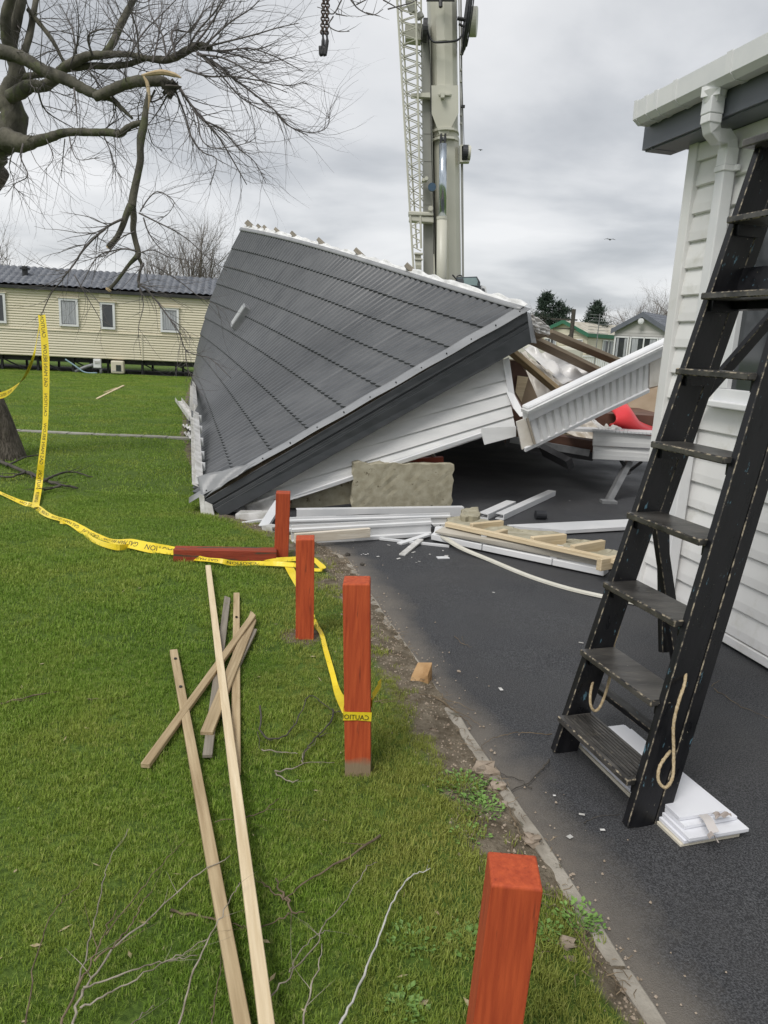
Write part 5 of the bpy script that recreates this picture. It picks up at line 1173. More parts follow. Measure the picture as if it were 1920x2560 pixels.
pinetree(ground_at(1680, 66), 4.0, 1.2, 'low dark evergreen next to the white lodge corner', 5)
hedge = MB(); r_ = np.random.default_rng(5)
for i in range(9000):
    x_ = r_.uniform(-70, 60); q = V(x_, 80 + r_.uniform(-1, 1), r_.uniform(0, 2.6 + .8 * math.sin(x_ * .3) + .5 * math.sin(x_ * 1.1))); d = r_.normal(0, .35, 3); u = r_.normal(0, .3, 3)
    hedge.add([q, q + d, q + d + u, q + u], [(0, 1, 2, 3)])
hedge.build('far_hedge', needle, None, 'dark far hedge line along the horizon', None, None, 'stuff')

# ------------------------------------------------------------------ far caravans on the right
def caravan(name, C0, ang, gw, sl_, eave, ridge, wallm, roof_m, facm, label):
    """C0 front corner, gable spans gw to the left, side wall sl_ to the right"""
    sd_ = V(math.cos(ang), math.sin(ang), 0); gd_ = V(-math.sin(ang), math.cos(ang), 0); Z = V(0, 0, 1)
    P = lambda s, g, z: C0 + sd_ * s + gd_ * g + Z * z
    e_ = empty(name, P(sl_ / 2, gw / 2, 0), label, 'caravan')
    m = MB(); m.add([P(0, 0, .5), P(sl_, 0, .5), P(sl_, gw, .5), P(0, gw, .5), P(0, 0, eave), P(sl_, 0, eave), P(sl_, gw, eave), P(0, gw, eave), P(0, gw / 2, ridge), P(sl_, gw / 2, ridge)], [(0, 1, 5, 4), (1, 2, 6, 9, 5), (2, 3, 7, 6), (3, 0, 4, 8, 7), (0, 3, 2, 1)]); m.build('wall', wallm, e_)
    m = MB(); nb_ = 16
    for i in range(nb_):
        z0, z1 = lerp(.5, eave, i / nb_), lerp(.5, eave, (i + 1) / nb_)
        m.add([P(0, -.03, z0), P(sl_, -.03, z0), P(sl_, -.008, z1), P(0, -.008, z1)], [(0, 1, 2, 3)]); m.add([P(-.03, 0, z0), P(-.03, gw, z0), P(-.008, gw, z1), P(-.008, 0, z1)], [(0, 1, 2, 3)])
    m.build('cladding', wallm, e_)
    o_ = .25
    for s_ in (0, 1):
        g0, g1 = (-.15, gw / 2) if s_ == 0 else (gw + .15, gw / 2)
        m = MB(); m.slab([P(-o_, g0, eave - .02), P(sl_ + o_, g0, eave - .02), P(sl_ + o_, g1, ridge + .1), P(-o_, g1, ridge + .1)], Z, .06)
        if roof_m is fartile:
            m = MB(); m.grid(lambda a, b_: P(lerp(-o_, sl_ + o_, a), lerp(g0, g1, b_), lerp(eave, ridge + .1, b_) + .05 * abs(math.sin(a * sl_ * 11)) + .05 * (1 - (b_ * 6) % 1)), int(sl_ * 20), 36)
        m.build('roof', roof_m, e_)
        m = MB(); m.slab([P(-o_ - .02, g0, eave + .04), P(-o_ - .02, g1, ridge + .16), P(-o_ - .02, g1, ridge - .12), P(-o_ - .02, g0, eave - .24)], -sd_, .04); m.build('bargeboard', facm, e_)
    m = MB(); m.slab([P(-o_, -.18, eave + .04), P(sl_ + o_, -.18, eave + .04), P(sl_ + o_, -.18, eave - .24), P(-o_, -.18, eave - .24)], -gd_, .03); m.build('fascia', facm, e_)
    def window(side, a, c, z0, z1, mull=1, name_='window', drape=True):
        Q = (lambda t, o, z: P(t, -.04 - o, z)) if side == 's' else (lambda t, o, z: P(-.04 - o, t, z))
        T = (sd_, gd_, Z) if side == 's' else (gd_, sd_, Z)
        f_ = MB(); fr_ = .07
        xs = [a, c]; segs = [(a, c, z1 - fr_, z1), (a, c, z0, z0 + fr_)] + [(lerp(a, c, i / (mull + 1)) - fr_ / 2, lerp(a, c, i / (mull + 1)) + fr_ / 2, z0, z1) for i in range(mull + 2)]
        for x0, x1, y0, y1 in segs: f_.box(Q((x0 + x1) / 2, .03, (y0 + y1) / 2), (x1 - x0, .05, y1 - y0), T)
        wo = f_.build(name_, white, e_)
        m = MB(); m.box(Q((a + c) / 2, .0, (z0 + z1) / 2), (c - a, .03, z1 - z0), T); m.build('pane', glass, wo)
        if drape:
            m = MB()
            for s0, s1 in ((a + .08, a + (c - a) * .28), (c - (c - a) * .28, c - .08)):
                m.grid(lambda p, r: Q(lerp(s0, s1, p), .02 + .004 * math.sin(p * 30), lerp(z0 + .1, z1 - .08, r)), 16, 1)
            m.build('curtain', curtain, wo)
    return e_, P, window, gd_, sd_
C0 = ground_at(1464, 55)
e_, P, win_, gd_, sd_ = caravan('green_edged_caravan', C0, math.radians(42), 4.2, 8, 2.80, 3.6, creamr, mossr, greenf, 'cream caravan with green roof edging and a mossy roof beyond the wreck')
win_('s', 1.9, 3.4, .6, 2.45, 1, 'french_window'); win_('g', .4, 1.5, .6, 2.4, 1, 'french_window'); win_('g', 2.7, 3.7, 1.1, 2.4)
m = MB(); m.tube([P(-.1, 1.4, 2.6), P(-.3, 1.4, 2.6)], .12, 10); m.tube([P(-.25, 1.4, 2.6), P(-.25, 1.4, 2.2)], .05, 8); m.build('wall_lamp', blacksteel, e_)
C1 = ground_at(1666, 42)
e2, P, win2, gd_, sd_ = caravan('grey_gabled_caravan', C1, math.radians(53), 3.1, 7, 2.85, 3.7, greyc, fartile, bluegrey, 'pale grey caravan with a slate coloured gable, left of the white lodge corner')
win2('g', 2.25, 3.0, .7, 2.5, 0); win2('g', .6, 2.1, .6, 2.5, 1, 'french_window'); win2('g', .1, .5, .7, 2.5, 0)
m = MB(); pc_ = P(-.35, 1.55, 3.35); m.disc(pc_, sd_, .16, .1, 14); m.disc(pc_ - sd_ * .06, sd_, .1, .04, 14); m.build('gable_lamp', white, e2)
C2 = ground_at(1372, 62)
e3, P, win3, gd_, sd_ = caravan('slate_roofed_caravan', C2, math.radians(14), 3.4, 3.2, 2.8, 3.4, creamr, fartile, white, 'cream caravan with slate coloured roof tucked left of the green edged one')
win3('s', .3, 1.5, 1.1, 2.3)
# white deck railing
f0, f1 = A(1440, 889, 38), A(1600, 897, 39)
fence = empty('deck_railing', V(*((f0 + f1) / 2)[:2], 0), 'white picket deck railing in front of the green edged caravan', 'railing')
for z_ in (0, -.95): bar('rail', f0 + V(0, 0, z_), f1 + V(0, 0, z_), rect(.06, .07), white, parent=fence)
m = MB(); k = 34
for i in range(k + 1):
    p = lerp(f0, f1, i / k); m.beam(p + V(0, .02, -.95), p + V(0, .02, 0), .06, .03, (0, 1, 0))
m.build('pickets', white, fence, kind='stuff')
for i in (0, .5, 1): p = lerp(f0, f1, i); m = MB(); m.beam(p + V(0, 0, -1.6), p + V(0, 0, .1), .1, .1, (0, 1, 0)); m.build('railing_post', white, fence)
# poles and aerials
def pole(u, v0, Y, h_, r, label, cross=False, m_=barkd):
    t = A(u, v0, Y); g_ = V(t[0], t[1], 0); e_ = empty('utility_pole' if cross else 'mast', g_, label, 'pole')
    m = MB(); m.tube([g_, t], [r * 1.1, r], 8); m.build('shaft', m_, e_)
    if cross:
        m = MB(); m.beam(t + V(-1.5, 0, -.7), t + V(.3, 0, -.7), .08, .1); m.beam(t + V(-1.3, 0, -1.3), t + V(.3, 0, -1.3), .06, .08); m.build('cross_arm', m_, e_)
    return e_, t
pole(1435, 773, 52, 0, .14, 'dark wooden pole with cross arms between the two pines', True)
pole(1254, 749, 40, 0, .11, 'taller of two grey flue pipes just right of the crane cab', False, galv)
pole(1261, 763, 40, 0, .10, 'shorter of two grey flue pipes just right of the crane cab', False, galv)
e_, t = pole(1500, 784, 34, 0, .02, 'television aerial on a thin mast in front of the pointed pine', False, galv)
m = MB()
for i in range(7): m.beam(t + V(-.45, 0, -.05 - i * .13), t + V(.45, 0, -.08 - i * .13), .02, .02)
m.build('aerial', galv, e_)

# ------------------------------------------------------------------ mobile crane
CY = 26.0
zc = lambda x, y: (960 + x * .35264, y * .35264)
crane = empty('mobile_crane', V(2.2, CY, 0), 'cream mobile crane with its telescopic boom raised upright behind the collapsed roof', 'crane')
def CPt(x, y, dY=0): return A(*zc(x, y), CY + dY)
def cpoly(name, pts, dY, th, m_, parent=None, bevel=0): 
    b = MB(); b.slab([CPt(x, y, dY) for x, y in pts], V(0, -1, 0), th); return b.build(name, m_, parent or crane, bevel=bevel)
def boomsec(name, xl0, xr0, y0, xl1, xr1, y1, dY, m_, depth=1.2):
    m = MB(); vs = []
    for (xl, xr, y) in ((xl0, xr0, y0), (xl1, xr1, y1)):
        l_, r_b = CPt(xl, y, dY), CPt(xr, y, dY); w = r_b - l_
        for f_, g_ in ((0, .40), (.06, .16), (.22, .0), (.5, -.06), (.78, .0), (.94, .16), (1, .40), (1, 1), (0, 1)): vs.append(l_ + w * f_ + V(0, depth * g_, 0))
    k = 9; m.add(vs, [(i, (i + 1) % k, (i + 1) % k + k, i + k) for i in range(k)] + [tuple(range(k)), tuple(range(2 * k - 1, k - 1, -1))]); return m.build(name, m_, crane)
boomsec('boom', 316, 528, -120, 328, 530, 290, 0, cranem)
boomsec('boom', 326, 529, 286, 342, 536, 960, .02, cranem)
boomsec('boom_base', 346, 545, 960, 372, 562, 2400, .03, cranem)
for y0 in (905, 968): boomsec('boom_collar', 336, 541, y0, 338, 543, y0 + 16, -.12, cranem, 1.4)
cpoly('hinge_plate', [(334, 605), (526, 605), (528, 800), (452, 955), (395, 955), (336, 800)], -.10, .06, cranem)
boomsec('wear_pad', 372, 492, 664, 378, 488, 676, -.16, cranem, .4)
cpoly('pad_block', [(400, 655), (432, 655), (428, 690), (404, 690)], -.3, .2, cranem)
m = MB(); m.tube([CPt(418, 1020, -.6), CPt(414, 1545, -.6)], .125, 20); m.build('piston_rod', chrome, crane, smooth=True)
m = MB(); m.tube([CPt(411, 1545, -.6), CPt(404, 2300, -.6)], .165, 22); m.build('ram_cylinder', cranem, crane, smooth=True)
m = MB(); m.tube([CPt(411, 1536, -.6), CPt(411, 1556, -.6)], .175, 22); m.build('ram_gland', cranem, crane)
for x_ in (403, 432): m = MB(); m.box(CPt(x_, 990, -.5), (.06, .2, .32)); m.build('ram_clevis', blacksteel, crane)
m = MB(); m.tube([CPt(395, 985, -.5), CPt(442, 985, -.5)], .06, 10); m.build('ram_pin', galv, crane)
# black band and hose round the boom
m = MB(); m.tube(smooth([CPt(300, 190, -.2), CPt(318, 250, -.3), CPt(350, 296, -.35), CPt(430, 298, -.4), CPt(520, 285, -.3), CPt(556, 240, -.2), CPt(560, 200, -.1)], 5), .032, 8); m.build('hose', rubber, crane, smooth=True)
m = MB(); m.tube([CPt(400, -10, -.3), CPt(402, 50, -.35)], .06, 8); m.tube([CPt(300, 4, -.3), CPt(500, 4, -.3)], .03, 8); m.build('hook_bracket', blacksteel, crane)
# side box and flat jib extension
cpoly('jib_extension', [(268, 170), (326, 170), (352, 1760), (370, 1985), (282, 1975), (280, 1500)], .1, .5, craneg)
cpoly('jib_edge', [(322, 170), (328, 170), (362, 1960), (352, 1960)], -.05, .1, cranem)
for y_ in (945, 1140, 1447): cpoly('jib_seam', [(282, y_), (334 + (y_ - 945) * .02, y_), (334 + (y_ - 945) * .02, y_ + 3), (282, y_ + 3)], .085, .02, craneg)
m = MB(); m.tube(smooth([CPt(308, 180, -.1), CPt(330, 500, -.1), CPt(336, 1000, -.1), CPt(350, 1500, -.1), CPt(352, 1800, -.1)], 4), .016, 6); m.build('cable', blacksteel, crane)
m = MB(); m.disc(CPt(340, 1327, -.3), (0, 1, 0), .13, .1, 20); m.build('lamp', mat('blue_lamp', (.04, .08, .13), (.06, .11, .17), .3), crane)
cpoly('bracket', [(192, 662), (325, 655), (328, 690), (192, 682)], -.2, .25, cranem)
cpoly('bracket', [(172, 1494), (350, 1504), (352, 1530), (176, 1526)], -.35, .5, cranem, bevel=.03)
cpoly('bracket', [(180, 1528), (352, 1536), (352, 1580), (176, 1566)], -.3, .4, cranem, bevel=.03)
cpoly('sheave_box', [(150, 165), (262, 165), (262, 282), (152, 270)], .1, .5, cranem)
m = MB(); m.disc(CPt(290, 215, -.2), (1, 0, 0), .33, .14, 20); m.build('sheave', blacksteel, crane)
m = MB(); m.tube([CPt(245, 95, 0), CPt(262, 130, 0)], .12, 8); m.tube([CPt(180, 0, 0), CPt(210, 90, 0)], .14, 8); m.build('hydraulic_block', craneg, crane)
# lattice jib
m = MB()
Lc = lambda y: 93 + (212 - 93) * (y / 1950); Rc = lambda y: 226 + (262 - 226) * (y / 1700); Mc = lambda y: 118 + (230 - 118) * (y / 1700); Bc = lambda y: 262 + (290 - 262) * (y / 1700)
for fn_, y0, y1, d_, r_ in ((Lc, -150, 1955, -.3, .036), (Rc, -150, 1760, -.3, .036), (Mc, -150, 1760, .55, .03), (Bc, -150, 1760, .55, .03)):
    m.tube([CPt(fn_(y), y, d_) for y in np.linspace(y0, y1, 12)], r_, 7)
m.build('lattice_chord', cranem, crane)
bays = np.linspace(-150, 1480, 20)
for i, (a, b_) in enumerate(zip(bays[:-1], bays[1:])):
    m = MB(); md_ = (a + b_) / 2
    for F1, d1, F2, d2 in ((Lc, -.3, Rc, -.3), (Mc, .55, Bc, .55)):
        x_, y_ = (F1, F2) if True else (F2, F1)
        m.tube([CPt(F2(a), a, d2), CPt(F1(md_), md_, d1)], .017, 5); m.tube([CPt(F1(md_), md_, d1), CPt(F2(b_), b_, d2)], .017, 5)
    m.tube([CPt(Lc(a), a, -.3), CPt(Mc(md_), md_, .55)], .015, 5); m.tube([CPt(Mc(md_), md_, .55), CPt(Lc(b_), b_, -.3)], .015, 5); m.tube([CPt(Rc(a), a, -.3), CPt(Bc(md_), md_, .55)], .015, 5)
    m.build('lattice_brace', cranem, crane)
for a, b_ in zip(np.linspace(1570, 1780, 4)[:-1], np.linspace(1570, 1780, 4)[1:]):
    m = MB(); md_ = (a + b_) / 2; m.tube([CPt(262, a, -.3), CPt(Lc(md_), md_, -.3)], .02, 5); m.tube([CPt(Lc(md_), md_, -.3), CPt(264, b_, -.3)], .02, 5); m.build('lattice_brace', cranem, crane)
m = MB()
for i in range(5): m.tube(smooth([CPt(222 + i * 9, 1800, -.2), CPt(226 + i * 9, 1880, -.3), CPt(232 + i * 7, 1945, -.2)], 3), .022, 5)
m.box(CPt(245, 1800, -.2), (.28, .3, .05)); m.box(CPt(245, 1840, -.2), (.26, .3, .04)); m.build('jib_foot', cranem, crane)
m = MB(); m.box(CPt(285, 1280, -.2), (.16, .3, .08)); m.disc(CPt(300, 1270, -.3), (0, 1, 0), .06, .3, 10); m.disc(CPt(330, 1480, -.3), (0, 1, 0), .08, .2, 12); m.build('pin_bracket', cranem, crane)
# right side: guide cables, reels
m = MB()
for x0, x1, r_ in ((530, 558, .02), (542, 562, .016), (548, 566, .012)): m.tube([CPt(x0, -50, .2), CPt((x0 + x1) / 2, 900, .2), CPt(x1, 2050, .2)], r_, 5)
for y_ in (380, 497, 578, 815, 875): m.box(CPt(545, y_, .1), (.06, .1, .06))
m.build('guide_cables', craneg, crane)
m = MB(); m.tube([CPt(546, 330, .1), CPt(558, 700, .1), CPt(568, 1030, .1)], .01, 5); m.box(CPt(560, 755, .1), (.12, .1, .07)); m.build('sensor_cable', blacksteel, crane)
rl = cpoly('reel_frame', [(540, 1025), (604, 1025), (604, 1034), (552, 1034), (552, 1136), (606, 1136), (606, 1147), (540, 1147)], -.1, .3, cranem)
m = MB(); m.disc(CPt(574, 1086, .0), (1, 0, 0), .25, .16, 24); m.build('reel_drum', rubber, crane)
m = MB(); m.disc(CPt(603, 1086, .0), (1, 0, 0), .22, .09, 24); m.build('reel_flange', cranem, crane)
m = MB(); m.disc(CPt(634, 155, .0), (1, -.15, 0), .41, .24, 32); m.build('cable_drum', cranem, crane, bevel=.03)
m = MB()
for dy_, r_, xx in ((0, .98, 588), (0, .85, 600), (0, .75, 612), (0, .95, 578), (0, .9, 594), (0, .8, 584)):
    c = CPt(xx, 130, -.0); P_ = [c + V(.05 * math.sin(t), math.cos(t) * r_ * .9, math.sin(t) * r_) for t in np.linspace(0, 6.2832, 41)]; m.tube(P_, .022, 6)
m.disc(CPt(592, 110, 0), (1, 0, 0), .5, .1, 30); m.build('hose_reel', rubber, crane)
m = MB(); m.tube([CPt(520, 130, .2), CPt(575, 140, .2)], .06, 8); m.tube([CPt(530, 170, .2), CPt(570, 190, .2)], .04, 8); m.build('reel_arm', blacksteel, crane)
# operator cab and carrier behind the roof
cb = MB(); w0, w1 = CPt(500, 2010, -1.5), CPt(655, 2010, -1.5)
cpts = lambda d: [CPt(498, 2005, d), CPt(645, 2000, d), CPt(668, 2040, d), CPt(668, 2140, d), CPt(520, 2100, d), CPt(488, 2060, d)]
b = MB(); b.add(cpts(-1.9) + cpts(-.2), [tuple(range(5, -1, -1)), tuple(range(6, 12))] + [(i, (i + 1) % 6, (i + 1) % 6 + 6, i + 6) for i in range(6)]); cab = b.build('cab', mat('cab_blue', (.05, .065, .08), (.07, .085, .10), .35), crane)
cpoly('cab_window', [(510, 2012), (640, 2008), (660, 2045), (655, 2066), (512, 2050)], -1.93, .03, glassg, cab)
cpoly('cab_window', [(500, 2015), (548, 2012), (552, 2045), (512, 2046)], -1.95, .03, glass, cab)
cpoly('cab_side', [(676, 2060), (706, 2070), (716, 2105), (716, 2190), (672, 2190), (672, 2075)], -1.4, 1.2, white, cab)
cpoly('cab_window', [(682, 2080), (700, 2086), (702, 2140), (680, 2140)], -1.44, .03, glass, cab)
m = MB(); m.tube(smooth([CPt(498, 2020, -1.9), CPt(478, 1995, -1.9), CPt(470, 1990, -1.9)], 3), .025, 6); m.tube(smooth([CPt(640, 2002, -1.9), CPt(655, 2030, -1.95), CPt(650, 2060, -1.95)], 3), .015, 6)
m.tube(smooth([CPt(500, 2000, -1.9), CPt(520, 1992, -1.9), CPt(540, 1998, -1.9)], 3), .025, 6); m.build('mirror_arm', blacksteel, cab)
cab.location.z += .17; cab.location.x += .05
m = MB(); m.box(V(2.6, CY + .5, 1.1), (7.5, 2.6, 1.2)); m.build('carrier_deck', cranem, crane, bevel=.1)
m = MB(); m.box(V(2.6, CY + .3, 2.1), (3.6, 2.0, 1.0)); m.build('counterweight', craneg, crane, bevel=.08)
for i in range(4):
    for s_ in (-1, 1):
        m = MB(); c = V(.0 + i * 1.7, CY + .5 + s_ * 1.15, .62); m.disc(c, (0, 1, 0), .62, .42, 24); w_ = m.build('tyre', rubber, crane)
        m = MB(); m.disc(c + V(0, s_ * .22, 0), (0, 1, 0), .3, .04, 16); m.build('rim', cranem, w_)

# ------------------------------------------------------------------ hanging lifting chains
ch = empty('lifting_chain', A(810, 118, 9), 'pair of rusty lifting chains hanging from above with hooks at the ends', 'chain')
def chain(u0, u1, v1, Y, s_):
    top_, bot_ = A(u0, -60, Y), A(u1, v1, Y); n = 17
    me = None
    for i in range(n):
        c = lerp(bot_, top_, (i + .5) / n); ln_ = np.linalg.norm(top_ - bot_) / n * .68; w = .022
        if me is None:
            m = MB(); P_ = []
            for k in range(17):
                t = k / 16 * 2 * math.pi; P_.append(V(w * math.cos(t), 0, ln_ * math.sin(t) ** 1 * .92))
            m.tube(P_, .0085, 6, cap=False); o = m.build('chain_link', rustm, ch, smooth=True, origin=V(0, 0, 0)); me = o.data; COL.objects.unlink(o); bpy.data.objects.remove(o)
        o = bpy.data.objects.new('chain_link', me); link(o, ch, Matrix.Translation(Vector(c)) @ Matrix.Rotation(math.radians(25 + 90 * (i % 2)), 4, 'Z'))
    m = MB(); q_ = bot_; m.tube(smooth([q_ + V(0, 0, .02), q_ + V(.01, 0, -.06), q_ + V(.005 * s_, 0, -.18), q_ + V(-.012, 0, -.20), q_ + V(-.02, 0, -.12)], 4), [.012] * 4 + [.02] * 13, 7); m.build('hook', blacksteel, ch, smooth=True)
rustm = mat('rusty_chain', (.05, .035, .03), (.11, .075, .06), .7, 30)
chain(812, 806, 85, 9, 1); chain(821, 816, 86, 9, -1)
# small overhanging twigs at the top
ov = MB(); rng = np.random.default_rng(11)
for pts in ([(1475, 0), (1440, 60), (1400, 40), (1370, 30)], [(1440, 70), (1420, 110), (1460, 135), (1510, 135)], [(1450, 60), (1500, 70)], [(1515, 0), (1550, 40), (1610, 65), (1655, 40)], [(1540, 20), (1600, -10)], [(1580, 55), (1640, 70)], [(1655, 0), (1700, 25), (1740, 50)], [(1675, 40), (1780, 10), (1850, -30)]):
    P_ = smooth(TP(pts, 7.5), 4); ov.tube(P_, [.007 * (1 - .6 * i / len(P_)) for i in range(len(P_))], 5)
    for _ in range(3):
        i = int(rng.integers(1, len(P_) - 1)); twigrec(ov, P_[i], rng.normal(0, 1, 3) * V(1, .4, 1), .16, .003, 0, None)
ov.build('overhanging_twigs', twigm, tree)
# birds
for (u, v, Y, w, lab) in ((1525, 599, 60, .45, 'larger gull gliding low in the sky left of the white lodge'), (1201, 375, 80, .25, 'tiny bird in the sky just right of the crane boom')):
    c = A(u, v, Y); m = MB(); m.tube([c + V(-.12, -.2, 0), c, c + V(.1, .2, 0)], [.02, .07, .02], 6)
    for s_ in (-1, 1): m.slab([c + V(0, -.08, .02), c + V(s_ * w * .5, -.05, .07), c + V(s_ * w, .08, .02), c + V(s_ * w * .5, .08, .06), c + V(0, .1, .02)], V(0, 0, 1), .015)
    m.build('bird', blacksteel, None, lab, 'bird', 'birds in the sky')

# ------------------------------------------------------------------ yellow caution tape
_TX = {}
def textmesh(s_, size):
    if s_ not in _TX: _TX[s_] = _textmesh(s_, 1.0)
    vs, fs = _TX[s_]; return [(x * size, y * size, 0) for x, y, z in vs], fs
def _textmesh(s_, size):
    c = bpy.data.curves.new('t', 'FONT'); c.body = s_; c.size = size; c.resolution_u = 2; o = bpy.data.objects.new('t', c); COL.objects.link(o)
    dg = bpy.context.evaluated_depsgraph_get(); me = bpy.data.meshes.new_from_object(o.evaluated_get(dg)); bpy.data.objects.remove(o)
    vs = [tuple(v.co) for v in me.vertices]; fs = [tuple(p.vertices) for p in me.polygons]; return vs, fs
def ribbon(name, pts, wv, label, text=None, mirror=False, nsub=6, ts=.035, group='yellow caution tape', flip=False, toff=.0, rep=1.0, width=.07):
    P = smooth(pts, nsub); k = len(P); Wv = []
    for i in range(k):
        f_ = i / (k - 1) * (len(wv) - 1); j = min(int(f_), len(wv) - 2); w = lerp(np.array(wv[j], float), np.array(wv[j + 1], float), f_ - j)
        t = P[min(i + 1, k - 1)] - P[max(i - 1, 0)]; t /= np.linalg.norm(t); w = w - t * (w @ t) ; Wv.append(w)
    m = MB(); vs = []
    for p, w in zip(P, Wv): vs += [p - w * width / 2, p, p + w * width / 2]
    m.add(vs, [(3 * i + j, 3 * i + 3 + j, 3 * i + 4 + j, 3 * i + 1 + j) for i in range(k - 1) for j in (0, 1)])
    o = m.build(name, tape, None, label, 'tape', group)
    S_ = [0]
    for i in range(1, k): S_.append(S_[-1] + np.linalg.norm(P[i] - P[i - 1]))
    if text:
        b = MB(); pos = toff; ti = 0
        while pos < S_[-1] - .05:
            vs_, fs_ = textmesh(text[ti % len(text)], ts); ti += 1; wd_ = max(v[0] for v in vs_); out_ = []
            if pos + wd_ > S_[-1]: break
            for (x_, y_, z_) in vs_:
                s_ = pos + (wd_ - x_ if mirror else x_); f_ = float(np.interp(s_, S_, range(k))); i = min(int(f_), k - 2); g_ = f_ - i
                c = lerp(P[i], P[i + 1], g_); w = lerp(Wv[i], Wv[i + 1], g_); t = P[i + 1] - P[i]; n = np.cross(t, w); n /= np.linalg.norm(n)
                if n @ (EYE - c) < 0: n = -n
                out_.append(c + w * ((y_ - ts * .36) * (-1 if flip else 1)) + n * .0012)
            b.add(out_, fs_); pos += wd_ + .06
        if b.v: b.build('lettering', ink, o)
    return o
gt = lambda u, v, z=.05: G(u, v, z)
X_ = V(1, 0, 0)
ribbon('caution_tape', [A(104, 787, 7.0), A(112, 860, 6.95), A(115, 950, 6.9), A(113, 1060, 6.85), A(104, 1150, 6.8), A(96, 1220, 6.75), gt(88, 1268, .05)], [(1, .1, 0), (1, .15, 0), (.9, -.3, 0), (1, .1, 0), (1, -.1, 0)], 'upright yellow tape with GAS MAIN BELOW print, hanging from a twig tip to the grass', ['CAUTION', 'GAS MAIN BELOW'], True, 6, .047, width=.066)
ribbon('caution_tape', [A(103, 788, 7.02), A(92, 850, 7.1), A(84, 890, 7.15), A(66, 935, 7.3), A(45, 962, 7.5), A(5, 988, 8.0), A(-60, 990, 8.3)], [(.6, -.8, 0), (.5, -.8, .2), (.7, 0, .6), (.9, 0, .7), (.1, 0, 1), (0, 0, 1)], 'yellow tape sagging from the twig tip to the tree trunk at the left edge', ['CAUTION'], True, 6, .045, toff=.5)
gr = [(-60, 1205), (0, 1232), (52, 1255), (87, 1266), (121, 1288), (174, 1306), (220, 1332), (278, 1352), (324, 1358), (376, 1369), (434, 1378), (492, 1395), (550, 1402), (584, 1408), (636, 1408), (683, 1409), (735, 1412)]
wvs = [(0, .3, .7), (0, .2, .3), (0, .4, .5), (.1, .8, .5), (0, .2, .4), (0, .8, .7), (.2, .5, .2), (0, 1, .7), (0, 1, .8), (0, 1, .6), (0, .3, .3), (0, .2, .5), (0, .5, .3), (0, .2, .4), (0, .5, .3)]
ribbon('caution_tape', [gt(u, v, .055 + .02 * math.sin(i * 1.7)) for i, (u, v) in enumerate(gr)], wvs, 'long twisted yellow tape crossing the lawn to the farthest post', ['CAUTION', 'GAS MAIN BELOW'], True, 6, .05, flip=True)
ribbon('caution_tape', [gt(u, v + 3, .05 + .02 * math.sin(i * 2.3 + 1)) for i, (u, v) in enumerate([(150, 1300), (190, 1308), (230, 1345), (290, 1365), (340, 1362), (400, 1374), (440, 1380)])], [(0, .2, .5), (0, .8, .2), (0, .1, .6), (0, .7, .3), (0, .2, .4)], 'second yellow tape doubled along the first in the middle of the lawn')
ribbon('caution_tape', [gt(u, v, .05) for u, v in [(555, 1390), (620, 1391), (680, 1399), (720, 1398), (775, 1396), (800, 1412), (808, 1424), (775, 1423), (735, 1412)]], [(0, .5, .4), (0, .5, .2), (0, .3, .4), (0, .8, .2), (.3, .5, .3), (.6, .3, .2), (0, .5, .3)], 'loose yellow tape loop behind the two farthest posts')
ribbon('caution_tape', [gt(720, 1412, .05), gt(730, 1432, .06), gt(742, 1455, .05), gt(765, 1500, .04), gt(787, 1556, .04), gt(804, 1585, .04), gt(813, 1620, .04), gt(830, 1680, .05), gt(843, 1728, .06), A(862, 1765, 2.47), A(866, 1790, 2.42)], [(.9, 0, 0), (.8, .1, 0), (.6, .2, 0), (.35, .1, .1), (.3, .2, 0), (.35, 0, .1), (.35, 0, .1), (.5, .3, .1), (.1, 0, .8)], 'yellow tape running from the farthest post along the grass to the wrapped post', None)
# wrap round the third post
zt = A(896, 1791, P3[1] - .05)[2]; hw = .0505
cx, cy_ = P3[0] - .048 * zt, P3[1]
pts_ = [(-hw, hw), (-hw, 0), (-hw, -hw), (0, -hw), (hw, -hw), (hw, 0), (hw, hw), (0, hw), (-hw, hw)]
m = MB(); vs = []
for i, (a, c) in enumerate(pts_):
    dz = .006 * (i - 4) / 4; vs += [(cx + a, cy_ + c, zt - .017 + dz * .6 + (0.003 if i % 2 else 0)), (cx + a * 1.02, cy_ + c * 1.02, zt + .019 + dz)]
m.add(vs, [(2 * i, 2 * i + 2, 2 * i + 3, 2 * i + 1) for i in range(8)])
wrap = m.build('caution_tape', tape, None, 'yellow tape wrapped flat round the third post with mirrored CAUTION print', 'tape', 'yellow caution tape')
vt_, ft_ = textmesh('CAUTION', .030); wd_ = max(v[0] for v in vt_); sx = .105 / wd_
b = MB(); b.add([(cx + hw + .004 - x_ * sx * 1.02 - .012 + .0, cy_ - hw - .0022, zt - .010 + y_ * .9 + (-.0015)) for x_, y_, z_ in vt_ if True], ft_)
b.v = [(min(cx + hw, max(cx - hw, p[0])), p[1], p[2]) for p in b.v]
b.build('lettering', ink, wrap)
ribbon('caution_tape', [V(cx + hw, cy_ + hw, zt + .03), V(cx + hw + .03, cy_ + .12, zt + .05), V(cx + hw + .02, cy_ + .16, zt + .02)], [(0, 0, .5), (0, 0, .5)], 'short loose tail of yellow tape sticking out behind the third post')
tt = A(15, 1122, 8.3); zz2 = tt[2]
m = MB(); vs = []
for i in range(25):
    a = i / 24 * 2 * math.pi; r_ = .262; vs += [(tb[0] - .22 + r_ * math.cos(a), tb[1] + r_ * math.sin(a), zz2 + .03 + .06 * math.cos(a)), (tb[0] - .22 + r_ * math.cos(a), tb[1] + r_ * math.sin(a), zz2 + .075 + .06 * math.cos(a))]
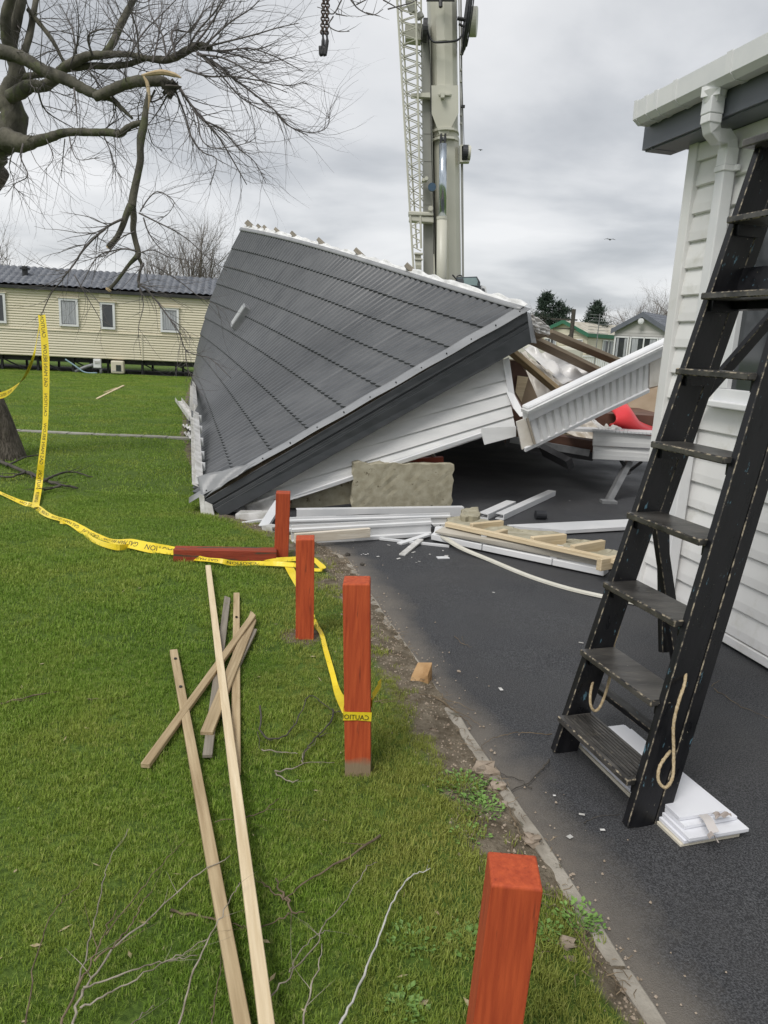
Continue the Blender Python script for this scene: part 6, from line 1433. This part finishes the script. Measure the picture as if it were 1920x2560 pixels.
m.add(vs, [(2 * i, 2 * i + 2, 2 * i + 3, 2 * i + 1) for i in range(24)]); m.build('caution_tape', tape, None, 'yellow tape tied round the base of the tree trunk', 'tape', 'yellow caution tape')

# ------------------------------------------------------------------ fallen branches, stones, weeds
rng = np.random.default_rng(21)
def fallen(name, runs, zs, rad, m_, label, conv, twigs=5, tl=.14, cat='branch', group='fallen branches'):
    e_ = None; first_ = True; mb = MB()
    for ri, (pts, w) in enumerate(runs):
        P_ = [G(*conv(*p), zs[0] if i == 0 else lerp(zs[0], zs[1], i / (len(pts) - 1))) for i, p in enumerate(pts)]
        P_ = smooth(P_, 5); k = len(P_); rad_ = rad * (.62 if rad < .015 else .8); P_ = [p + rng.normal(0, .0025, 3) for p in P_]
        R_ = [rad_ * w * (1 - .6 * i / k) * (1.25 if i % 6 == 0 else 1) for i in range(k)]; mb.tube(P_, R_, 6)
        for _ in range(twigs):
            i = int(rng.integers(2, k - 1)); t = P_[i] - P_[i - 1]; t /= np.linalg.norm(t); a = rng.uniform(.3, .9) * rng.choice([-1, 1])
            d = V(t[0] * math.cos(a) - t[1] * math.sin(a), t[0] * math.sin(a) + t[1] * math.cos(a), rng.uniform(-.05, .25)); twigrec(mb, P_[i], d, rng.uniform(.4, 1) * tl, R_[i] * .5, 0, None, .2)
    return mb.build(name, m_, None, label, cat, group, smooth=True)
FB = lambda *a, **k: fallen('fallen_branch', *a, **k)
FB([([(305, 1290), (345, 1120), (430, 980), (530, 860), (680, 740), (830, 600), (1000, 500)], 1), ([(345, 1155), (440, 1110), (520, 1070), (690, 970), (780, 940), (860, 930)], .7), ([(370, 1070), (480, 1030), (620, 975), (700, 962), (780, 925), (900, 860)], .7)], (.10, .06), .0055, paletwig, 'pale forked branch at the bottom left reaching under both long planks', r7, 3)
FB([([(240, 1290), (330, 1080), (400, 950), (450, 840), (500, 740)], 1), ([(400, 950), (500, 880), (570, 790), (610, 710), (655, 655)], .8)], (.12, .07), .005, brtwig, 'brown forked branch at the bottom left corner beside the pale one', r7, 2)
FB([([(330, 1080), (380, 880), (410, 780), (450, 590), (480, 510), (555, 390)], 1)], (.1, .08), .0035, paletwig, 'thin pale twig standing out steeply to the left of the forked branches', r7, 2)
FB([([(110, 1227), (150, 960), (200, 800), (260, 700), (350, 620)], 1)], (.06, .06), .003, brtwig, 'thin brown twig nearest the bottom left corner', r7, 2)
FB([([(450, 840), (590, 670), (680, 560), (790, 440)], 1)], (.07, .05), .003, brtwig, 'thin twig running towards the middle of the left long plank', r7, 2)
FB([([(760, 1290), (830, 1030), (900, 860), (935, 800), (1000, 680), (1035, 620)], 1)], (.12, .13), .004, paletwig, 'pale twig lying over the left long plank', r7, 2)
FB([([(900, 1300), (925, 1150), (950, 1020), (960, 940)], 1)], (.05, .05), .003, brtwig, 'short twig between the two long planks at the bottom', r7, 1)
FB([([(1140, 1150), (1170, 1110), (1250, 1020), (1370, 880), (1400, 800), (1500, 680), (1580, 560), (1625, 530)], 1), ([(1250, 1000), (1290, 930), (1360, 850), (1430, 815)], .8)], (.08, .06), .0038, paletwig, 'pale branched twig right of the long planks', r7, 2)
FB([([(1300, 1290), (1340, 1080), (1375, 990), (1385, 880)], 1)], (.07, .06), .004, paletwig, 'steep pale twig joining the branched twig right of the planks', r7, 2)
FB([([(500, 1290), (600, 1200), (670, 1145)], 1)], (.08, .06), .003, paletwig, 'short pale twig at the bottom edge left of the planks', r7, 1)
r8 = lambda x, y: (800 + x * .5425, 1500 + y * .5425)
FB([([(60, 2040), (95, 1954), (160, 1820), (260, 1590), (320, 1430), (370, 1330), (430, 1270), (505, 1238)], 1)], (.07, .05), .0055, mat('bleached_twig', (.42, .41, .38), (.58, .57, .54), .8, 25), 'long bleached white branch curving left of the nearest post', r8, 2, .06)
FB([([(1640, 412), (1500, 510), (1350, 590), (1240, 680)], 1.1), ([(1240, 680), (1225, 690), (1160, 640), (1100, 600)], .8), ([(1240, 680), (1260, 745), (1320, 742)], .9), ([(1225, 680), (1185, 600)], 1), ([(1250, 750), (1150, 800), (1050, 800)], .6)], (.05, .05), .006, brtwig, 'brown snapped branch with a Y fork right of the longest plank', r7, 1)
FB([([(740, 735), (880, 765), (1050, 805)], 1)], (.03, .03), .006, brtwig, 'dark brown stick passing under the left long plank', r7, 1)
FB([([(1125, 980), (1130, 1100), (1220, 1110), (1280, 1050), (1300, 1000), (1345, 935), (1400, 970), (1440, 995)], .9), ([(1440, 995), (1430, 1040), (1370, 1110), (1320, 1170), (1308, 1210)], 1), ([(1370, 1110), (1417, 1095)], .6), ([(1440, 1000), (1490, 1000)], .6), ([(1115, 1090), (1125, 1160)], .4)], (.05, .06), .0065, barkd, 'crooked lichen covered branch left of the taped post', r6, 2, .08)
FB([([(1130, 45), (1200, 50), (1290, 60)], 1), ([(1190, 140), (1300, 110), (1310, 60), (1370, 0)], 1), ([(1190, 140), (1240, 175), (1285, 178)], 1), ([(1310, 100), (1450, 95)], .6)], (.04, .05), .0045, paletwig, 'pale thin twigs low beside the foot of the taped post', r7, 1, .06)
FB([([(1060, 338), (1150, 300), (1210, 245)], 1), ([(930, 350), (1060, 338)], .7)], (.05, .05), .0035, brtwig, 'short twig beside the longest plank below the pile', r7, 1)
FB([([(0, 965), (120, 940), (250, 915)], 1)], (.035, .035), .006, brtwig, 'dark stick at the left edge of the lawn', r6, 1)
FB([([(380, 945), (460, 948), (560, 935)], 1)], (.03, .03), .004, brtwig, 'short thin stick on the lawn left of the plank pile', r6, 1)
FB([([(-60, 1380), (150, 1470), (270, 1520), (360, 1545), (460, 1565)], 1.3), ([(150, 1470), (60, 1500), (-20, 1490)], .8), ([(270, 1515), (350, 1480), (440, 1470), (550, 1500)], .8), ([(360, 1550), (260, 1580)], .9), ([(40, 1430), (160, 1380), (260, 1365)], .7)], (.09, .05), .02, barkd, 'fallen grey branch on the grass beside the tree trunk', r3, 4, .35)
FB([([(1055, 740), (1030, 770), (1010, 790), (960, 840), (865, 892)], 1), ([(978, 868), (900, 820), (810, 795)], .6)], (.02, .015), .006, barkd, 'knobbly stick lying on the asphalt between the kerb and the ladder', r8, 2, .05)
FB([([(1070, 620), (950, 612), (880, 615), (800, 635), (760, 660), (735, 680)], 1)], (.02, .02), .003, brtwig, 'thin curved twig arching from the kerb to the ladder foot', r8, 1, .03)
FB([([(515, 440), (560, 465), (600, 500), (660, 545), (700, 582)], 1), ([(560, 450), (640, 475), (710, 512)], .6), ([(530, 450), (620, 505), (690, 545), (760, 590)], .7), ([(520, 440), (430, 430), (330, 430)], .6), ([(410, 530), (395, 480), (435, 430)], .6)], (.03, .02), .0045, brtwig, 'bundle of brown twigs over the kerb below the wooden block', r8, 3, .1)
FB([([(250, 470), (340, 455), (400, 450), (460, 470)], 1), ([(260, 450), (300, 475), (420, 440)], .8), ([(290, 400), (255, 470)], .6)], (.03, .03), .004, brtwig, 'small heap of twigs on the soil right of the taped post', r8, 3, .12)
FB([([(620, 165), (650, 195), (700, 218)], 1), ([(655, 165), (665, 200)], .6)], (.01, .01), .003, brtwig, 'tiny forked twig alone in the middle of the asphalt', r8, 0)
FB([([(1075, 1155), (1130, 1190), (1200, 1240), (1300, 1285), (1400, 1325)], 1), ([(1065, 1135), (1110, 1105)], .7)], (.012, .012), .003, brtwig, 'thin twig on the asphalt right of the ladder', q5, 0)
FB([([(1215, 1030), (1250, 1008), (1310, 995), (1380, 990)], 1)], (.01, .01), .0028, barkd, 'small curved twig on the asphalt left of the right ladder foot', r8, 0)
FB([([(892, 1190), (886, 1140), (910, 1100), (955, 1080)], 1), ([(870, 960), (900, 1030), (930, 1080)], .9)], (.03, .03), .004, brtwig, 'curved twig on the soil just behind the nearest post', r8, 2, .06)
FB([([(1090, 1340), (1160, 1480), (1240, 1620), (1330, 1720), (1430, 1840)], 1), ([(1230, 1600), (1200, 1480)], .7), ([(1130, 1400), (1260, 1450)], .6)], (.03, .03), .004, brtwig, 'long twig along the kerb right of the nearest post', r8, 4, .08)
FB([([(860, 950), (790, 880), (700, 830)], 1), ([(850, 850), (780, 830), (700, 800)], .8)], (.03, .03), .004, brtwig, 'broken twigs on the soil between the two nearer posts', r8, 3, .08)
lf = MB(); r2 = np.random.default_rng(31)
for i in range(420):
    y = 1.2 + r2.random() ** 1.6 * 9; x = xb(y) - r2.uniform(.1, 1) * (1.5 + y * .7); c = V(x, y, r2.uniform(.02, .035)); a = r2.uniform(0, 6.3); l = r2.uniform(.006, .02); w = l * r2.uniform(.1, .45)
    d = V(math.cos(a), math.sin(a), r2.uniform(-.3, .5)) * l; n_ = V(-math.sin(a), math.cos(a), 0) * w; lf.add([c - d, c - n_, c + d, c + n_], [(0, 1, 2, 3)])
lf.build('leaf_litter', mat('dead_leaf', (.30, .23, .12), (.46, .40, .26), .8, 40), None, 'bits of dead leaf and straw in the grass', None, None, 'stuff')
# wooden block
c = G(1052, 1705); m = MB()
f_ = lambda x, y, z: c + V(x, y, z)
m.add([f_(-.055, -.03, 0), f_(.035, -.045, 0), f_(.055, .02, 0), f_(-.03, .04, 0), f_(-.048, -.012, .035), f_(.028, -.035, .052), f_(.05, .02, .095), f_(-.018, .035, .085)], [(0, 3, 2, 1), (4, 5, 6, 7), (0, 1, 5, 4), (1, 2, 6, 5), (2, 3, 7, 6), (3, 0, 4, 7)])
m.build('wood_block', mat('orange_wood', (.33, .19, .08), (.46, .29, .14), .8, 14, bump=.5, c3=(.16, .08, .03), spots=.63, sscale=18), None, 'split orange brown wood block on the kerb', 'wood block', bevel=.002)
def stone_(c, s_, label, m_=stone, seed=0):
    bm_ = MB(); r2 = np.random.default_rng(seed); vs = []; nu, nv = 7, 5
    sc = V(1, .6 + r2.random() * .3, .35 + r2.random() * .25) * s_; ph = r2.uniform(0, 6)
    for j in range(nv + 1):
        th = math.pi * j / nv
        for i in range(nu):
            a = 2 * math.pi * i / nu + ph; d = V(math.sin(th) * math.cos(a), math.sin(th) * math.sin(a), math.cos(th)); k = 1 + .22 * r2.normal(); d = np.sign(d) * np.abs(d) ** .75; vs.append(c + d * sc * k + V(0, 0, sc[2] * .5))
    fs = [(j * nu + i, j * nu + (i + 1) % nu, (j + 1) * nu + (i + 1) % nu, (j + 1) * nu + i) for j in range(nv) for i in range(nu)]
    bm_.add(vs, fs); return bm_.build('stone', m_, None, label, 'stone', 'stones along the kerb')
for i, (x_, y_, s_, l_) in enumerate(((515, 610, .028, 'pale flat stone on the soil below the twig bundle'), (755, 797, .050, 'large flat brown stone on the kerb line'), (815, 875, .036, 'stone directly below the large flat brown one'), (843, 950, .020, 'small pale stone on the kerb above the wide gap'), (980, 1122, .036, 'squarish brick lump on the kerb above the nearest post'), (1140, 1600, .028, 'grey stone right of the nearest post'), (1155, 1660, .013, 'small yellow stone right of the nearest post'), (545, 655, .018, 'small cream stone in the soil near the grass clump'), (735, 760, .020, 'jagged cream stone just above the large flat one'), (1400, 1805, .010, 'tiny white stone near the lowest kerb'), (640, 330, .008, 'tiny grey stone in the middle of the asphalt'))):
    stone_(G(*r8(x_, y_), .012), s_, l_, stone, i + 3)
stone_(G(*r5(1057, 597), .01), .018, 'dark small stone on the asphalt edge below the white trim heap', barkd, 40)
stone_(G(*r5(970, 540), .01), .02, 'dark chip on the soil beside the fallen fascia', barkd, 41)
# pebbles and soil crumbs: countless
pb_ = MB(); r2 = np.random.default_rng(9)
for i in range(2600):
    y = r2.uniform(1.3, 6.2); o_ = abs(r2.normal(0, .13)) if y > 2 else abs(r2.normal(0, .05)); x = xb(y) - o_ + (.04 if r2.random() < .2 else 0) + (abs(r2.normal(0, .12)) if r2.random() < .10 else 0); s_ = r2.uniform(.0015, .006) * (1.6 if r2.random() < .06 else 1)
    c = V(x, y, (lz(x, y, max(0, xb(y) - x)) if x < xb(y) - .05 else .012) + (.015 if -.04 < xb(y) - x * 0 - x - 0 < -.2 else 0)); a = r2.uniform(0, 3)
    ca, sa = math.cos(a) * s_, math.sin(a) * s_; pb_.add([c + V(ca, sa, 0), c + V(-sa, ca, 0), c + V(-ca, -sa, 0), c + V(sa, -ca, 0), c + V(0, 0, s_ * 1.1)], [(0, 1, 4), (1, 2, 4), (2, 3, 4), (3, 0, 4)])
pb_.build('soil_crumbs', stone, None, 'crumbs of soil and grit along the kerb', None, None, 'stuff')
tl_ = MB()
for i in range(420):
    y = r2.uniform(1.5, 5.9); x = xb(y) - abs(r2.normal(0, .12)) + .02; a = r2.uniform(0, 6.28); l = r2.uniform(.01, .05); z_ = lz(x, y, max(0, xb(y) - x)) + .008
    tl_.tube([V(x, y, z_ + .006), V(x + math.cos(a) * l * .5, y + math.sin(a) * l * .5, z_ + r2.uniform(.006, .018)), V(x + math.cos(a + .3) * l, y + math.sin(a + .3) * l, z_ + .006)], [.0013, .0012, .0006], 3)
tl_.build('twig_litter', brtwig, None, 'broken twig litter on the bare soil', None, None, 'stuff')
sc_ = MB()
for i in range(60):
    if r2.random() < .6: u_, v_ = r2.uniform(600, 1150), r2.uniform(1335, 1420)
    else: u_, v_ = r2.uniform(1000, 1700), r2.uniform(1200, 2100)
    c = G(u_, v_, .012)
    if c[0] < xb(c[1]) + .05: continue
    a = r2.uniform(0, 3); s_ = r2.uniform(.003, .009); w = V(math.cos(a), math.sin(a), 0) * s_ * r2.uniform(1, 3); h_ = V(-math.sin(a), math.cos(a), 0) * s_
    sc_.add([c - w - h_, c + w - h_, c + w + h_, c - w + h_], [(0, 1, 2, 3)])
sc_.build('plastic_crumbs', dirtywhite, None, 'tiny white crumbs scattered on the asphalt', None, None, 'stuff')
def weed(x_, y_, R__, n, label, conv=r8, ls=.014):
    c0_ = G(*conv(x_, y_), .01); e_ = MB(); r3_ = np.random.default_rng(int(x_))
    for i in range(n):
        a = r3_.uniform(0, 6.28); l = R__ * r3_.uniform(.2, 1); p = c0_ + V(math.cos(a) * l, math.sin(a) * l, r3_.uniform(.008, .03)); d = V(math.cos(a + r3_.normal(0, .6)), math.sin(a + r3_.normal(0, .6)), r3_.uniform(0, .8)); d /= np.linalg.norm(d); w = np.cross(d, V(0, 0, 1)); w /= np.linalg.norm(w); s_ = ls * r3_.uniform(.5, 1.2)
        e_.add([p, p + d * s_ * .5 + w * s_ * .42 + V(0, 0, .002), p + d * s_ * 1.1, p + d * s_ * .5 - w * s_ * .42 + V(0, 0, .002), p + d * s_ * .5 - V(0, 0, .001)], [(0, 1, 4), (1, 2, 4), (2, 3, 4), (3, 0, 4)])
        if i % 4 == 0: e_.tube([c0_, lerp(c0_, p, .6) + V(0, 0, .01), p], .0008, 3)
    return e_.build('weed', weedm, None, label, 'weed', 'weeds in the lawn edge')
weed(670, 880, .11, 260, 'straggling bright weed on the bare soil midway along the kerb'); weed(740, 980, .08, 150, 'lower part of the bright weed patch near the kerb'); weed(680, 1100, .07, 110, 'weed behind the nearest post')
weed(680, 1600, .06, 130, 'leafy weed touching the left face of the nearest post', ls=.02); weed(430, 1600, .07, 110, 'clover like weed left of the nearest post', ls=.014); weed(390, 1895, .05, 90, 'weed at the bottom edge left of the nearest post', ls=.016)
weed(1190, 1500, .07, 150, 'weed along the kerb right of the nearest post', ls=.014); weed(1040, 1560, .04, 60, 'small weed at the right face of the nearest post')
